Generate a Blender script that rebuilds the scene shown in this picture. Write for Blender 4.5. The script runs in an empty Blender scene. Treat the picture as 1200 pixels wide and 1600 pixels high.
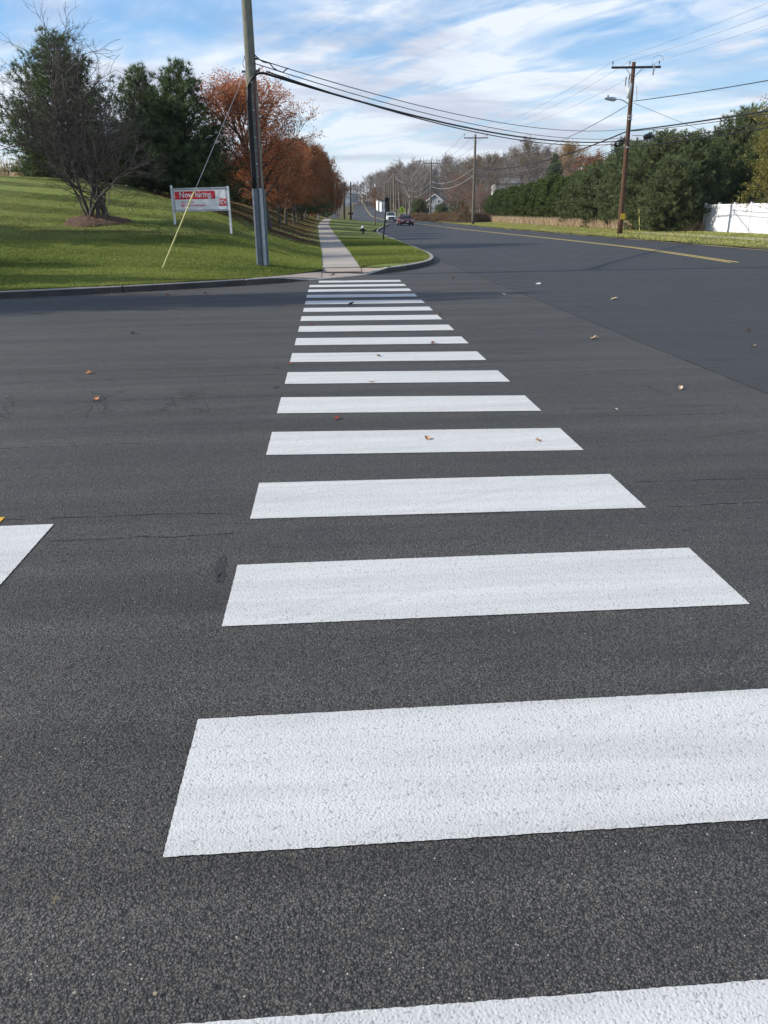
import bpy, math, random
import numpy as np
from mathutils import Vector, Matrix

S = bpy.context.scene
COL = S.collection
rnd = random.Random(7)
RN = np.random.default_rng(11)

# ------------------------------------------------------------------ camera
F_PX, EYE = 1202.0, 1.65
_down = np.array([50 / F_PX, -3099 / F_PX, -1.0]); _up = -_down / np.linalg.norm(_down)
_a = (512 - 600) / F_PX; _b = (_up[2] - _a * _up[0]) / _up[1]
_yd = np.array([_a, _b, -1.0]); _yd /= np.linalg.norm(_yd)
_xd = np.cross(_yd, _up)
ROT = np.array([_xd, _yd, _up])
EYEP = np.array([0, 0, EYE])
cam = bpy.data.cameras.new('camera'); cam.sensor_fit = 'HORIZONTAL'; cam.sensor_width = 36
cam.lens = 36 * F_PX / 1200; cam.clip_start = 0.05; cam.clip_end = 6000
co = bpy.data.objects.new('camera', cam); COL.objects.link(co)
M4 = Matrix([list(ROT[i]) + [EYEP[i]] for i in range(3)] + [[0, 0, 0, 1]])
co.matrix_world = M4
S.camera = co
S.render.resolution_x, S.render.resolution_y = 768, 1024

# ------------------------------------------------------------------ light
SUN_EL, SUN_AZ = math.radians(30), math.radians(-87.6)     # azimuth measured from +Y towards +X
w = bpy.data.worlds.new('World'); S.world = w; w.use_nodes = True
nt = w.node_tree; nt.nodes.clear()
N = nt.nodes.new; L = nt.links.new
out = N('ShaderNodeOutputWorld'); bg = N('ShaderNodeBackground'); bg.inputs['Strength'].default_value = 0.108
sky = N('ShaderNodeTexSky'); sky.sky_type = 'NISHITA'; sky.sun_disc = False
sky.sun_elevation = SUN_EL; sky.sun_rotation = SUN_AZ
sky.air_density = 1.0; sky.dust_density = 0.3; sky.ozone_density = 4.0
hs = N('ShaderNodeHueSaturation'); hs.inputs['Saturation'].default_value = 1.28; hs.inputs['Value'].default_value = 1.45
L(sky.outputs[0], hs.inputs['Color'])
tc = N('ShaderNodeTexCoord'); sx = N('ShaderNodeSeparateXYZ'); L(tc.outputs['Generated'], sx.inputs[0])
def wmath(op, a, b=None, clamp=False):
    m = N('ShaderNodeMath'); m.operation = op; m.use_clamp = clamp
    for i, v in enumerate((a, b)):
        if v is None: continue
        if isinstance(v, (int, float)): m.inputs[i].default_value = v
        else: L(v, m.inputs[i])
    return m.outputs[0]
zz = wmath('ADD', wmath('MAXIMUM', sx.outputs['Z'], 0.0), 0.07)
cx, cy = wmath('DIVIDE', sx.outputs['X'], zz), wmath('DIVIDE', sx.outputs['Y'], zz)
cb = N('ShaderNodeCombineXYZ'); L(cx, cb.inputs[0]); L(cy, cb.inputs[1])
def cloud(rot, sc, stretch, detail, dist, lo, hi, off=(0, 0, 0)):
    # rot: bearing of the streaks, degrees from +Y towards +X; they are turned onto x, then squeezed across
    m0 = N('ShaderNodeMapping'); m0.inputs['Rotation'].default_value = (0, 0, math.radians(rot - 90)); L(cb.outputs[0], m0.inputs[0])
    mp = N('ShaderNodeMapping'); mp.inputs['Location'].default_value = off
    mp.inputs['Scale'].default_value = (sc, sc * stretch, 1)
    L(m0.outputs[0], mp.inputs[0])
    n = N('ShaderNodeTexNoise'); n.inputs['Scale'].default_value = 1; n.inputs['Detail'].default_value = detail
    n.inputs['Roughness'].default_value = 0.58; n.inputs['Distortion'].default_value = dist
    L(mp.outputs[0], n.inputs['Vector'])
    r = N('ShaderNodeMapRange'); r.inputs[1].default_value = lo; r.inputs[2].default_value = hi; r.interpolation_type = 'SMOOTHSTEP'
    L(n.outputs[0], r.inputs[0])
    return r.outputs[0]
big = cloud(-20, 0.45, 1.3, 4, 0.3, 0.30, 0.58, (3.1, 1.7, 0))
streak = cloud(-38, 0.46, 3.2, 9, 0.8, 0.38, 0.68, (0.4, 2.0, 0))
puff = cloud(-30, 1.7, 1.5, 9, 0.5, 0.40, 0.66, (7.7, 0.3, 0))
grey = cloud(70, 0.55, 1.5, 6, 0.3, 0.44, 0.62, (1.3, 8.2, 0))
cov = wmath('MULTIPLY', wmath('ADD', wmath('MULTIPLY', streak, 0.80), wmath('MULTIPLY', puff, 0.55)), wmath('ADD', wmath('MULTIPLY', big, 1.05), 0.17))
# nearer the horizon the same layer is seen edge-on, so it closes up
lowz = N('ShaderNodeMapRange'); L(sx.outputs['Z'], lowz.inputs[0]); lowz.inputs[1].default_value = 0.0; lowz.inputs[2].default_value = 0.22
lowz.inputs[3].default_value = 0.66; lowz.inputs[4].default_value = 0.0
cov = wmath('MINIMUM', wmath('ADD', cov, lowz.outputs[0]), 0.93)
mixg = N('ShaderNodeMix'); mixg.data_type = 'RGBA'; L(wmath('MULTIPLY', grey, 0.9), mixg.inputs[0])
mixg.inputs[6].default_value = (8.0, 8.5, 9.2, 1); mixg.inputs[7].default_value = (5.2, 5.6, 6.7, 1)
mixc = N('ShaderNodeMix'); mixc.data_type = 'RGBA'; L(cov, mixc.inputs[0]); L(hs.outputs[0], mixc.inputs[6]); L(mixg.outputs[2], mixc.inputs[7])
L(mixc.outputs[2], bg.inputs['Color']); L(bg.outputs[0], out.inputs[0])

sl = bpy.data.lights.new('sun', 'SUN'); sl.energy = 5.0; sl.angle = math.radians(0.53); sl.color = (1.0, 0.94, 0.84)
so = bpy.data.objects.new('sun', sl); COL.objects.link(so)
sd = Vector((math.sin(SUN_AZ) * math.cos(SUN_EL), math.cos(SUN_AZ) * math.cos(SUN_EL), math.sin(SUN_EL)))
so.rotation_euler = sd.to_track_quat('Z', 'Y').to_euler()
S.view_settings.view_transform = 'Standard'; S.view_settings.look = 'None'; S.view_settings.exposure = 0.14; S.view_settings.gamma = 1
S.view_settings.use_curve_mapping = False

# ------------------------------------------------------------------ helpers
def ray(x, y): return ROT @ np.array([(x - 600) / F_PX, (800 - y) / F_PX, -1.0])
def at(x, y, Y):
    r = ray(x, y); return EYEP + r * Y / r[1]
def proj(P):
    c = ROT.T @ (np.array(P, float) - EYEP); return 600 + F_PX * c[0] / -c[2], 800 - F_PX * c[1] / -c[2]

def mesh_data(name, v, f, mat=None, smooth=False, fattr=None, mats=None, fm=None):
    me = bpy.data.meshes.new(name)
    v = np.asarray(v, np.float32).reshape(-1, 3)
    if isinstance(f, np.ndarray) and f.ndim == 2:
        n, k = f.shape
        me.vertices.add(len(v)); me.vertices.foreach_set('co', v.ravel())
        me.loops.add(n * k); me.loops.foreach_set('vertex_index', f.astype(np.int32).ravel())
        me.polygons.add(n); me.polygons.foreach_set('loop_start', np.arange(0, n * k, k, dtype=np.int32))
        try: me.polygons.foreach_set('loop_total', np.full(n, k, np.int32))
        except Exception: pass
        me.update(calc_edges=True)
    else:
        me.from_pydata([tuple(map(float, p)) for p in v], [], [tuple(map(int, q)) for q in f])
    if smooth: me.polygons.foreach_set('use_smooth', np.ones(len(me.polygons), bool))
    if fattr is not None:
        a = me.attributes.new('tint', 'FLOAT', 'FACE'); a.data.foreach_set('value', np.asarray(fattr, np.float32))
    if mats:
        for m in mats: me.materials.append(m)
        me.polygons.foreach_set('material_index', np.asarray(fm, np.int32))
    elif mat: me.materials.append(mat)
    me.validate()
    return me
def link(name, me, parent=None, **props):
    o = bpy.data.objects.new(name, me); COL.objects.link(o)
    if parent is not None: o.parent = parent
    for k, val in props.items():
        if val is not None: o[k] = val
    return o
def obj(name, v, f, mat, parent=None, smooth=False, fattr=None, **props):
    return link(name, mesh_data(name, v, f, mat, smooth, fattr), parent, **props)
def thing(name, label, cat, loc=(0, 0, 0), rz=0, group=None):
    o = link(name, None, None, label=label, category=cat, group=group)
    o.location = [float(q) for q in loc]; o.rotation_euler = (0, 0, rz); return o
def copy_tree(o, parent=None):
    c = o.copy(); COL.objects.link(c); c.parent = parent
    for ch in list(o.children): copy_tree(ch, c)
    return c
class MB:
    def __init__(s): s.v = []; s.f = []
    def add(s, v, f):
        n = len(s.v); s.v += [tuple(map(float, p)) for p in v]; s.f += [tuple(i + n for i in q) for q in f]; return s
    def box(s, c, d, M=None, bev=0.0):
        x, y, z = d[0] / 2, d[1] / 2, d[2] / 2
        v = [(-x, -y, -z), (x, -y, -z), (x, y, -z), (-x, y, -z), (-x, -y, z), (x, -y, z), (x, y, z), (-x, y, z)]
        v = [Vector(p) for p in v]
        if M is not None: v = [M @ p for p in v]
        return s.add([p + Vector(c) for p in v], [(0, 3, 2, 1), (4, 5, 6, 7), (0, 1, 5, 4), (1, 2, 6, 5), (2, 3, 7, 6), (3, 0, 4, 7)])
    def tube(s, pts, rad, n=8, caps=True):
        pts = [Vector([float(q) for q in p]) for p in pts]
        if not hasattr(rad, '__len__'): rad = [rad] * len(pts)
        rings = []; 
        for i, p in enumerate(pts):
            t = (pts[min(i + 1, len(pts) - 1)] - pts[max(i - 1, 0)]).normalized()
            a = Vector((0, 0, 1)) if abs(t.z) < .9 else Vector((1, 0, 0))
            u = t.cross(a).normalized(); w_ = t.cross(u)
            rings.append([p + (u * math.cos(2 * math.pi * k / n) + w_ * math.sin(2 * math.pi * k / n)) * rad[i] for k in range(n)])
        v = [q for r in rings for q in r]; f = []
        for i in range(len(pts) - 1):
            for k in range(n):
                a, b = i * n + k, i * n + (k + 1) % n; f.append((a, a + n, b + n, b))
        if caps: f.append(tuple(range(n))); f.append(tuple(range((len(pts) - 1) * n, len(pts) * n))[::-1])
        return s.add(v, f)
    def prism(s, poly, z0, z1):           # poly: (x,y[,z]) counter-clockwise; z0/z1 offsets if z given
        n = len(poly); has = len(poly[0]) > 2
        lo = [(p[0], p[1], (p[2] + z0) if has else z0) for p in poly]; hi = [(p[0], p[1], (p[2] + z1) if has else z1) for p in poly]
        return s.add(lo + hi, [tuple(range(n))[::-1], tuple(range(n, 2 * n))] + [(i, (i + 1) % n, n + (i + 1) % n, n + i) for i in range(n)])
    def make(s, name, mat, parent=None, smooth=False, **props): return obj(name, s.v, s.f, mat, parent, smooth, **props)

# ------------------------------------------------------------------ materials
def nodes_of(name):
    m = bpy.data.materials.new(name); m.use_nodes = True; t = m.node_tree
    b = t.nodes['Principled BSDF']; return m, t, b
class NB:
    def __init__(s, name):
        s.m, s.t, s.b = nodes_of(name)
        g = s.t.nodes.new('ShaderNodeNewGeometry'); s.pos = g.outputs['Position']
        oc = s.t.nodes.new('ShaderNodeTexCoord'); s.ob = oc.outputs['Object']
    def n(s, typ, **kw):
        x = s.t.nodes.new(typ)
        for k, v in kw.items(): setattr(x, k, v)
        return x
    def l(s, a, b): s.t.links.new(a, b)
    def val(s, sock, v):
        if isinstance(v, (int, float, tuple, list)): sock.default_value = v
        else: s.l(v, sock)
    def mapped(s, src, scale=(1, 1, 1), rot=0, loc=(0, 0, 0)):
        m = s.n('ShaderNodeMapping'); m.inputs['Scale'].default_value = scale; m.inputs['Rotation'].default_value = (0, 0, rot); m.inputs['Location'].default_value = loc
        s.l(src, m.inputs[0]); return m.outputs[0]
    def noise(s, vec, scale, detail=4, rough=.55, dist=0):
        x = s.n('ShaderNodeTexNoise'); s.l(vec, x.inputs['Vector']); x.inputs['Scale'].default_value = scale
        x.inputs['Detail'].default_value = detail; x.inputs['Roughness'].default_value = rough; x.inputs['Distortion'].default_value = dist
        return x.outputs[0]
    def vor(s, vec, scale, feature='F1', out='Distance', rand=1):
        x = s.n('ShaderNodeTexVoronoi'); x.feature = feature; s.l(vec, x.inputs['Vector']); x.inputs['Scale'].default_value = scale
        x.inputs['Randomness'].default_value = rand; return x.outputs[out]
    def mr(s, v, a, b, c=0., d=1., smooth=False):
        x = s.n('ShaderNodeMapRange'); s.l(v, x.inputs[0])
        for i, q in enumerate((a, b, c, d)): x.inputs[i + 1].default_value = q
        if smooth: x.interpolation_type = 'SMOOTHSTEP'
        return x.outputs[0]
    def math(s, op, a, b=0., clamp=False):
        x = s.n('ShaderNodeMath', operation=op, use_clamp=clamp); s.val(x.inputs[0], a); s.val(x.inputs[1], b); return x.outputs[0]
    def mix(s, fac, a, b, mode='MIX'):
        x = s.n('ShaderNodeMix', data_type='RGBA', blend_type=mode); s.val(x.inputs[0], fac)
        for i, c in ((6, a), (7, b)):
            if isinstance(c, tuple): x.inputs[i].default_value = (*c[:3], 1)
            else: s.l(c, x.inputs[i])
        return x.outputs[2]
    def bump(s, h, strength=1, dist=.01, nrm=None):
        x = s.n('ShaderNodeBump'); s.l(h, x.inputs['Height']); x.inputs['Strength'].default_value = strength; x.inputs['Distance'].default_value = dist
        if nrm is not None: s.l(nrm, x.inputs['Normal'])
        return x.outputs[0]
    def sep(s, v):
        x = s.n('ShaderNodeSeparateXYZ'); s.l(v, x.inputs[0]); return x.outputs
    def done(s, col, rough=.8, nrm=None, spec=.3, metal=0):
        s.val(s.b.inputs['Base Color'], (*col, 1) if isinstance(col, tuple) and len(col) == 3 else col)
        s.val(s.b.inputs['Roughness'], rough); s.b.inputs['Specular IOR Level'].default_value = spec; s.b.inputs['Metallic'].default_value = metal
        if nrm is not None: s.l(nrm, s.b.inputs['Normal'])
        return s.m

def simple(name, col, rough=.6, var=.15, scale=6, bump=0., spec=.35, metal=0, stretch=(1, 1, 1)):
    b = NB(name); v = b.mapped(b.ob, stretch)
    n = b.noise(v, scale, 5)
    c = b.mix(b.mr(n, .3, .7), tuple(q * (1 - var) for q in col), tuple(min(1, q * (1 + var)) for q in col))
    return b.done(c, rough, b.bump(n, .6, bump) if bump else None, spec, metal)

def stone_height(b, scale):
    """tightly packed chippings: each stone a flat-topped tilted facet, dark gaps between"""
    warp = b.n('ShaderNodeVectorMath', operation='ADD'); b.l(b.pos, warp.inputs[0])
    nz = b.n('ShaderNodeTexNoise'); b.l(b.pos, nz.inputs['Vector']); nz.inputs['Scale'].default_value = scale * .7; nz.inputs['Detail'].default_value = 2
    sc_ = b.n('ShaderNodeVectorMath', operation='SCALE'); b.l(nz.outputs['Color'], sc_.inputs[0]); sc_.inputs['Scale'].default_value = .006 * 100 / scale
    b.l(sc_.outputs[0], warp.inputs[1])
    return warp.outputs[0]

def facets(b, p, scale, tilt):
    """height of crushed chippings: every cell is a flat facet with its own tilt and level"""
    v = b.n('ShaderNodeTexVoronoi'); v.feature = 'F1'; b.l(p, v.inputs['Vector']); v.inputs['Scale'].default_value = scale
    sc_ = b.n('ShaderNodeVectorMath', operation='SCALE'); b.l(p, sc_.inputs[0]); sc_.inputs['Scale'].default_value = 1.0
    df = b.n('ShaderNodeVectorMath', operation='SUBTRACT'); b.l(sc_.outputs[0], df.inputs[0]); b.l(v.outputs['Position'], df.inputs[1])
    cc = b.n('ShaderNodeVectorMath', operation='SUBTRACT'); b.l(v.outputs['Color'], cc.inputs[0]); cc.inputs[1].default_value = (.5, .5, .5)
    dt = b.n('ShaderNodeVectorMath', operation='DOT_PRODUCT'); b.l(df.outputs[0], dt.inputs[0]); b.l(cc.outputs[0], dt.inputs[1])
    col = b.sep(v.outputs['Color'])
    h = b.math('ADD', b.math('MULTIPLY', dt.outputs['Value'], scale * tilt), b.math('MULTIPLY', col[2], .45))
    gap = b.mr(v.outputs['Distance'], .34, .60, 0, .55, True)
    return b.math('SUBTRACT', h, gap), v.outputs['Distance'], col
def asphalt(name, c_lo, c_hi, stone, bump_d, streaks):
    b = NB(name)
    p = b.mapped(stone_height(b, stone), (1, 1, .001))
    h1, d1, c1 = facets(b, p, stone, 1.5)
    h2, d2, c2 = facets(b, b.mapped(p, (1, 1, 1), rot=.7, loc=(3, 5, 0)), stone * .55, 1.3)
    big = b.noise(b.pos, .35, 4, .6); mid = b.noise(b.pos, 2.2, 5, .6); lump = b.noise(b.pos, 16, 4, .65)
    sv = b.noise(b.mapped(b.pos, (.12, 2.6, 1)), 1.0, 6, .62)
    sel = b.mr(b.noise(b.pos, stone * .35, 2), .52, .60)
    h = b.n('ShaderNodeMix', data_type='FLOAT'); b.l(sel, h.inputs[0]); b.l(h1, h.inputs[2]); b.l(b.math('MULTIPLY', h2, 1.5), h.inputs[3])
    h = b.math('ADD', h.outputs[0], b.math('MULTIPLY', lump, 1.3))
    n1 = b.bump(h, 1.0, bump_d)
    tone = b.math('ADD', b.math('MULTIPLY', c1[0], .15), b.math('ADD', b.math('MULTIPLY', big, .5), b.math('MULTIPLY', mid, .45)))
    tone = b.math('ADD', tone, b.math('MULTIPLY', b.math('SUBTRACT', sv, .5), streaks))
    c = b.mix(b.mr(tone, .32, .92), c_lo, c_hi)
    gaps = b.mr(d1, .40, .62); c = b.mix(b.math('MULTIPLY', gaps, .75), c, tuple(q * .28 for q in c_lo))
    c = b.mix(b.math('MULTIPLY', b.math('GREATER_THAN', c1[2], .994), b.math('LESS_THAN', d1, .28)), c, (.42, .40, .36))
    c3 = b.math('MULTIPLY', b.mr(b.noise(b.pos, 5.5, 3), .72, .78), b.math('GREATER_THAN', c1[1], .5)); c = b.mix(b.math('MULTIPLY', c3, .8), c, (.30, .22, .10))
    oil = b.mr(b.noise(b.mapped(b.pos, (.5, 3.2, 1), loc=(9, 4, 0)), 1.1, 7, .65, .6), .58, .72)
    c = b.mix(b.math('MULTIPLY', oil, .65), c, tuple(q * .5 for q in c_lo))
    return b.done(c, b.mr(mid, .3, .7, .58, .8), n1, .4)
M_apron = asphalt('weathered asphalt', (.062, .059, .053), (.152, .145, .131), 150, .0040, 1.1)
M_main = asphalt('newer asphalt', (.044, .044, .044), (.094, .093, .092), 180, .0022, .4)

def paint(name, col, dark):
    b = NB(name); p = b.mapped(stone_height(b, 105), (1, 1, .001))
    d1 = b.vor(p, 130, 'SMOOTH_F1'); c1 = b.sep(b.vor(p, 130, out='Color')); nz = b.noise(b.pos, 300, 3)
    h = b.math('ADD', b.math('MULTIPLY', b.math('SUBTRACT', .6, b.math('MINIMUM', d1, .6)), b.math('ADD', .5, c1[1])), b.math('MULTIPLY', nz, .12))
    n1 = b.bump(h, 1, .0023)
    tyre = b.mr(b.noise(b.mapped(b.pos, (.35, 8, 1), rot=.06), 1.0, 6, .65, .4), .40, .70)
    tyre2 = b.mr(b.noise(b.mapped(b.mapped(b.pos, rot=-.45), (.5, 16, 1)), 1.0, 5, .6, .2), .54, .74)
    c = b.mix(b.math('MULTIPLY', tyre, .45), col, dark); c = b.mix(b.math('MULTIPLY', tyre2, .30), c, dark)
    c = b.mix(b.mr(b.noise(b.pos, 60, 4), .62, .74, 0, .35), c, dark)
    pits = b.math('MULTIPLY', b.mr(d1, .48, .62), b.math('GREATER_THAN', c1[2], .72)); c = b.mix(b.math('MULTIPLY', pits, .6), c, tuple(q * .35 for q in dark))
    edge = b.noise(b.pos, 3, 4); c = b.mix(b.mr(edge, .4, .7, 0, .12), c, dark)
    return b.done(c, .75, n1, .25)
M_white = paint('white road paint', (.61, .61, .59), (.37, .37, .36))
M_yellow = paint('yellow road paint', (.66, .50, .13), (.36, .29, .13))
M_yfresh = paint('fresh yellow paint', (.72, .42, .04), (.5, .3, .05))

def concrete(name, a, c2, stain=.4):
    b = NB(name); n = b.noise(b.pos, 2.2, 7, .65); f = b.noise(b.pos, 90, 3)
    oi = b.n('ShaderNodeObjectInfo'); 
    c = b.mix(b.mr(n, .3, .7), a, c2)
    c = b.mix(b.math('MULTIPLY', b.mr(b.noise(b.pos, 9, 6, .7), .55, .8), stain), c, tuple(q * .45 for q in a))
    c = b.mix(b.math('MULTIPLY', oi.outputs['Random'], .42), c, tuple(q * .62 for q in a))
    c = b.mix(b.mr(f, .3, .7, 0, .22), c, tuple(q * .6 for q in a))
    return b.done(c, .88, b.bump(b.math('ADD', f, b.math('MULTIPLY', n, 2.)), .7, .003), .25)
M_walk = concrete('sidewalk concrete', (.40, .35, .30), (.47, .43, .385))
M_kerb = concrete('kerb concrete', (.33, .31, .28), (.47, .44, .39), .7)
M_kface = concrete('shade darkened kerb face', (.060, .057, .054), (.115, .108, .10), .6)  # far darker than the kerb top: shade of the sunless side put into the colour
M_dark = simple('black rubber', (.012, .012, .014), .6)
M_stain = asphalt('oil stained asphalt', (.036, .035, .034), (.075, .072, .070), 140, .0042, .5)
M_crack = simple('dark crack line', (.012, .012, .012), .95)  # even near-black colour for the crack strips

def lawnmat(name, a, b2, dry, stripes):
    b = NB(name); fine = b.noise(b.pos, 60, 4, .7); mid = b.noise(b.pos, 1.4, 6, .65); big = b.noise(b.pos, .22, 4)
    c = b.mix(b.mr(mid, .34, .64), a, b2)
    c = b.mix(b.mr(b.noise(b.pos, 7, 5, .7), .42, .62, 0, .45), c, tuple(q * .55 for q in a))
    wv = b.n('ShaderNodeTexWave', wave_type='BANDS', bands_direction='Y'); b.l(b.mapped(b.pos, (1, 1, 0), rot=math.radians(8)), wv.inputs[0])
    wv.inputs['Scale'].default_value = .17; wv.inputs['Distortion'].default_value = 1.2; wv.inputs['Detail Scale'].default_value = .6
    c = b.mix(b.math('MULTIPLY', b.mr(wv.outputs[1], .35, .65), stripes), c, tuple(min(1, q * 1.5) for q in b2))
    c = b.mix(b.math('MULTIPLY', b.mr(big, .5, .68), dry), c, (.20, .17, .065))
    c = b.mix(b.mr(fine, .35, .7, 0, .55), c, tuple(q * .35 for q in a))
    return b.done(c, .9, b.bump(fine, 1, .05), .15)
M_lawn = lawnmat('mown lawn', (.072, .104, .022), (.250, .300, .080), .9, .6)
M_verge = lawnmat('dry verge grass', (.115, .118, .040), (.24, .205, .10), .9, .0)
def farground():
    b = NB('rough ground'); n = b.noise(b.pos, .05, 6); f = b.noise(b.pos, 3, 6, .7)
    c = b.mix(b.mr(n, .4, .6), (.10, .115, .035), (.19, .145, .075))
    c = b.mix(b.mr(f, .4, .75, 0, .6), c, (.055, .045, .028))
    return b.done(c, .95, b.bump(f, .8, .1), .1)
M_ground = farground()
M_mulch = simple('bark mulch', (.105, .062, .038), .95, .6, 25, .04)

def leafmat(name, cols, trans=.35, rough=.6, spec=.2):
    """cols: 2 to 4 colours along the per-leaf tint"""
    b = NB(name); at_ = b.n('ShaderNodeAttribute'); at_.attribute_name = 'tint'
    cr = b.n('ShaderNodeValToRGB'); el = cr.color_ramp.elements
    while len(el) < len(cols): el.new(.5)
    for i, c in enumerate(cols): el[i].position = i / (len(cols) - 1); el[i].color = (*c, 1)
    b.l(at_.outputs['Fac'], cr.inputs[0])
    b.done(cr.outputs[0], rough, None, spec)
    if trans:
        tr = b.n('ShaderNodeBsdfTranslucent'); b.l(cr.outputs[0], tr.inputs[0])
        ms = b.n('ShaderNodeMixShader'); ms.inputs[0].default_value = trans
        o_ = b.t.nodes['Material Output']; b.l(b.b.outputs[0], ms.inputs[1]); b.l(tr.outputs[0], ms.inputs[2]); b.l(ms.outputs[0], o_.inputs[0])
    return b.m
M_needle = leafmat('pine needles', [(.032, .062, .024), (.078, .125, .044), (.14, .185, .070), (.22, .24, .12)], .4)
M_cedar = leafmat('cedar foliage', [(.060, .085, .036), (.130, .170, .070), (.21, .245, .11), (.30, .30, .14)], .4)
M_arbor = leafmat('arborvitae foliage', [(.050, .080, .020), (.110, .150, .038), (.18, .22, .060)], .25)
M_olive = leafmat('yellowing leaves', [(.10, .115, .022), (.22, .20, .045), (.34, .27, .07)], .35)
M_maple = leafmat('red maple leaves', [(.28, .066, .032), (.48, .150, .058), (.60, .25, .10), (.64, .38, .24)], .4)
M_rust = leafmat('rust brown leaves', [(.145, .050, .018), (.28, .108, .036), (.40, .18, .065)], .4)
M_oak = leafmat('brown oak leaves', [(.10, .060, .030), (.19, .11, .045), (.28, .17, .06)], .35)
M_gold = leafmat('golden leaves', [(.26, .15, .04), (.40, .25, .06), (.48, .20, .06)], .4)
M_orange = leafmat('orange leaves', [(.22, .085, .035), (.36, .16, .07)], .4)
M_blade = leafmat('grass blades', [(.058, .090, .015), (.172, .222, .044), (.32, .355, .085), (.52, .47, .19)], .4)
M_straw = leafmat('dry tall grass', [(.40, .27, .16), (.56, .42, .27), (.66, .53, .36)], .35)
M_litter = leafmat('leaf litter', [(.085, .040, .022), (.16, .070, .032), (.26, .13, .05), (.42, .33, .15)], .2)
def bark(name, a, c):
    b = NB(name); n = b.noise(b.mapped(b.ob, (3, 3, .6)), 6, 6, .7)
    return b.done(b.mix(b.mr(n, .3, .7), a, c), .9, b.bump(n, .8, .03), .15)
M_bark = bark('grey bark', (.055, .047, .040), (.15, .13, .11))
M_barkd = bark('dark bark', (.030, .025, .022), (.095, .082, .073))
M_shrub = bark('grey shrub bark', (.040, .034, .030), (.160, .140, .127))
M_twig = bark('grey brown twigs', (.15, .128, .112), (.36, .32, .285))
M_pole_new = bark('weathered greenish pole wood', (.13, .13, .10), (.27, .27, .215))
M_pole_brown = bark('creosoted pole wood', (.060, .034, .022), (.15, .085, .055))
M_pole_grey = bark('grey pole wood', (.11, .095, .075), (.20, .18, .145))
M_steel = simple('dark galvanised steel', (.13, .15, .18), .45, .25, 8, metal=.3)
M_steel_l = simple('pale galvanised steel', (.40, .43, .46), .4, .15, 8, metal=.2)
M_steel_g = simple('grey green conduit', (.13, .17, .165), .5, .2, 8)
M_cable = simple('black cable', (.012, .012, .013), .5)
M_cable_g = simple('weathered cable', (.14, .14, .145), .5)
M_cable_r = simple('rusty red cable', (.16, .04, .03), .6)
M_signwhite = simple('banner white', (.86, .86, .87), .5, .03, 3)
M_signred = simple('banner red', (.68, .035, .055), .5, .1, 3)
M_signframe = simple('sign frame grey', (.50, .52, .56), .5, .12, 5)
M_yguard = simple('yellow plastic guard', (.60, .56, .20), .5, .1, 5)
M_vinyl = simple('white vinyl', (.84, .84, .84), .45, .04, 1.5)
M_lime = simple('fluorescent sign', (.62, .78, .05), .45, .05)
M_black = simple('black paint', (.010, .010, .011), .4, .2)
M_wall = simple('white siding', (.72, .71, .68), .7, .06, 2)
M_cream = simple('cream siding', (.60, .56, .47), .7, .06, 2)
M_greyroof = simple('grey shingle roof', (.16, .15, .15), .9, .3, 6)
M_greywall = simple('grey blue siding', (.24, .255, .28), .8, .1, 2)
M_glass = simple('dark window glass', (.02, .025, .03), .08, .1, spec=.8)
M_blue = simple('blue sign paint', (.03, .10, .45), .5)
M_red_car = simple('red car paint', (.17, .009, .020), .3, .05, 3, spec=.7)
M_white_car = simple('white car paint', (.74, .75, .77), .25, .03, 3, spec=.7)
M_lamp = simple('headlight glass', (.65, .66, .68), .15, .05, spec=.8)
M_insul = simple('grey porcelain', (.16, .18, .19), .35)
M_white_metal = simple('pale transformer enamel', (.66, .67, .66), .4, .06)
M_rust_m = simple('rusty post steel', (.16, .07, .04), .8, .4)

# ------------------------------------------------------------------ terrain functions
def I(x, xs, ys): return np.interp(x, xs, ys)
def road_z(Y): return I(Y, [-500, 88, 100, 130, 162, 190, 230, 330, 580, 720, 3000], [0, 0, .05, .14, .32, .82, 1.1, 2.9, 10.0, 11.5, 24])
def road_c(Y): return I(Y, [-500, 120, 145, 165, 190, 215, 240, 400, 580, 720], [13.9, 13.9, 13.0, 11.9, 11.1, 11.6, 12.6, 18.2, 24.5, 27])
KP = [(-60, 4.0), (-40, 9.6), (-22, 14.6), (-7.41, 18.42), (-5.02, 19.18), (-3.56, 19.85), (-2.28, 20.5), (-1.08, 21.2), (-.21, 21.95), (.67, 22.75), (1.24, 23.4), (1.85, 24.15), (2.6, 25.3), (3.3, 26.9), (3.75, 28.8), (4.0, 31), (4.12, 34), (4.2, 50), (4.3, 78), (8.6, 116), (9.2, 124)]
def K(x): return I(x, [p[0] for p in KP], [p[1] for p in KP])              # kerb line of the side road as Y(x)
def KX(Y): return I(Y, [p[1] for p in KP[9:]] + [128, 135, 150], [p[0] for p in KP[9:]] + [8.5, 7.5, 6.5])
def SL(Y): return I(Y, [22, 33, 51, 85, 105, 125, 140], [-.22, -.30, -.60, -1.07, -1.0, -.5, .9])   # sidewalk's left edge
SW = 1.17
def s_z(Y): return I(Y, [20, 25, 30, 40, 60, 85, 110, 125, 140, 170, 190, 230], [.13, .14, .16, .22, .36, .59, .85, 1.10, 1.0, .35, .6, 1.1])
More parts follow.
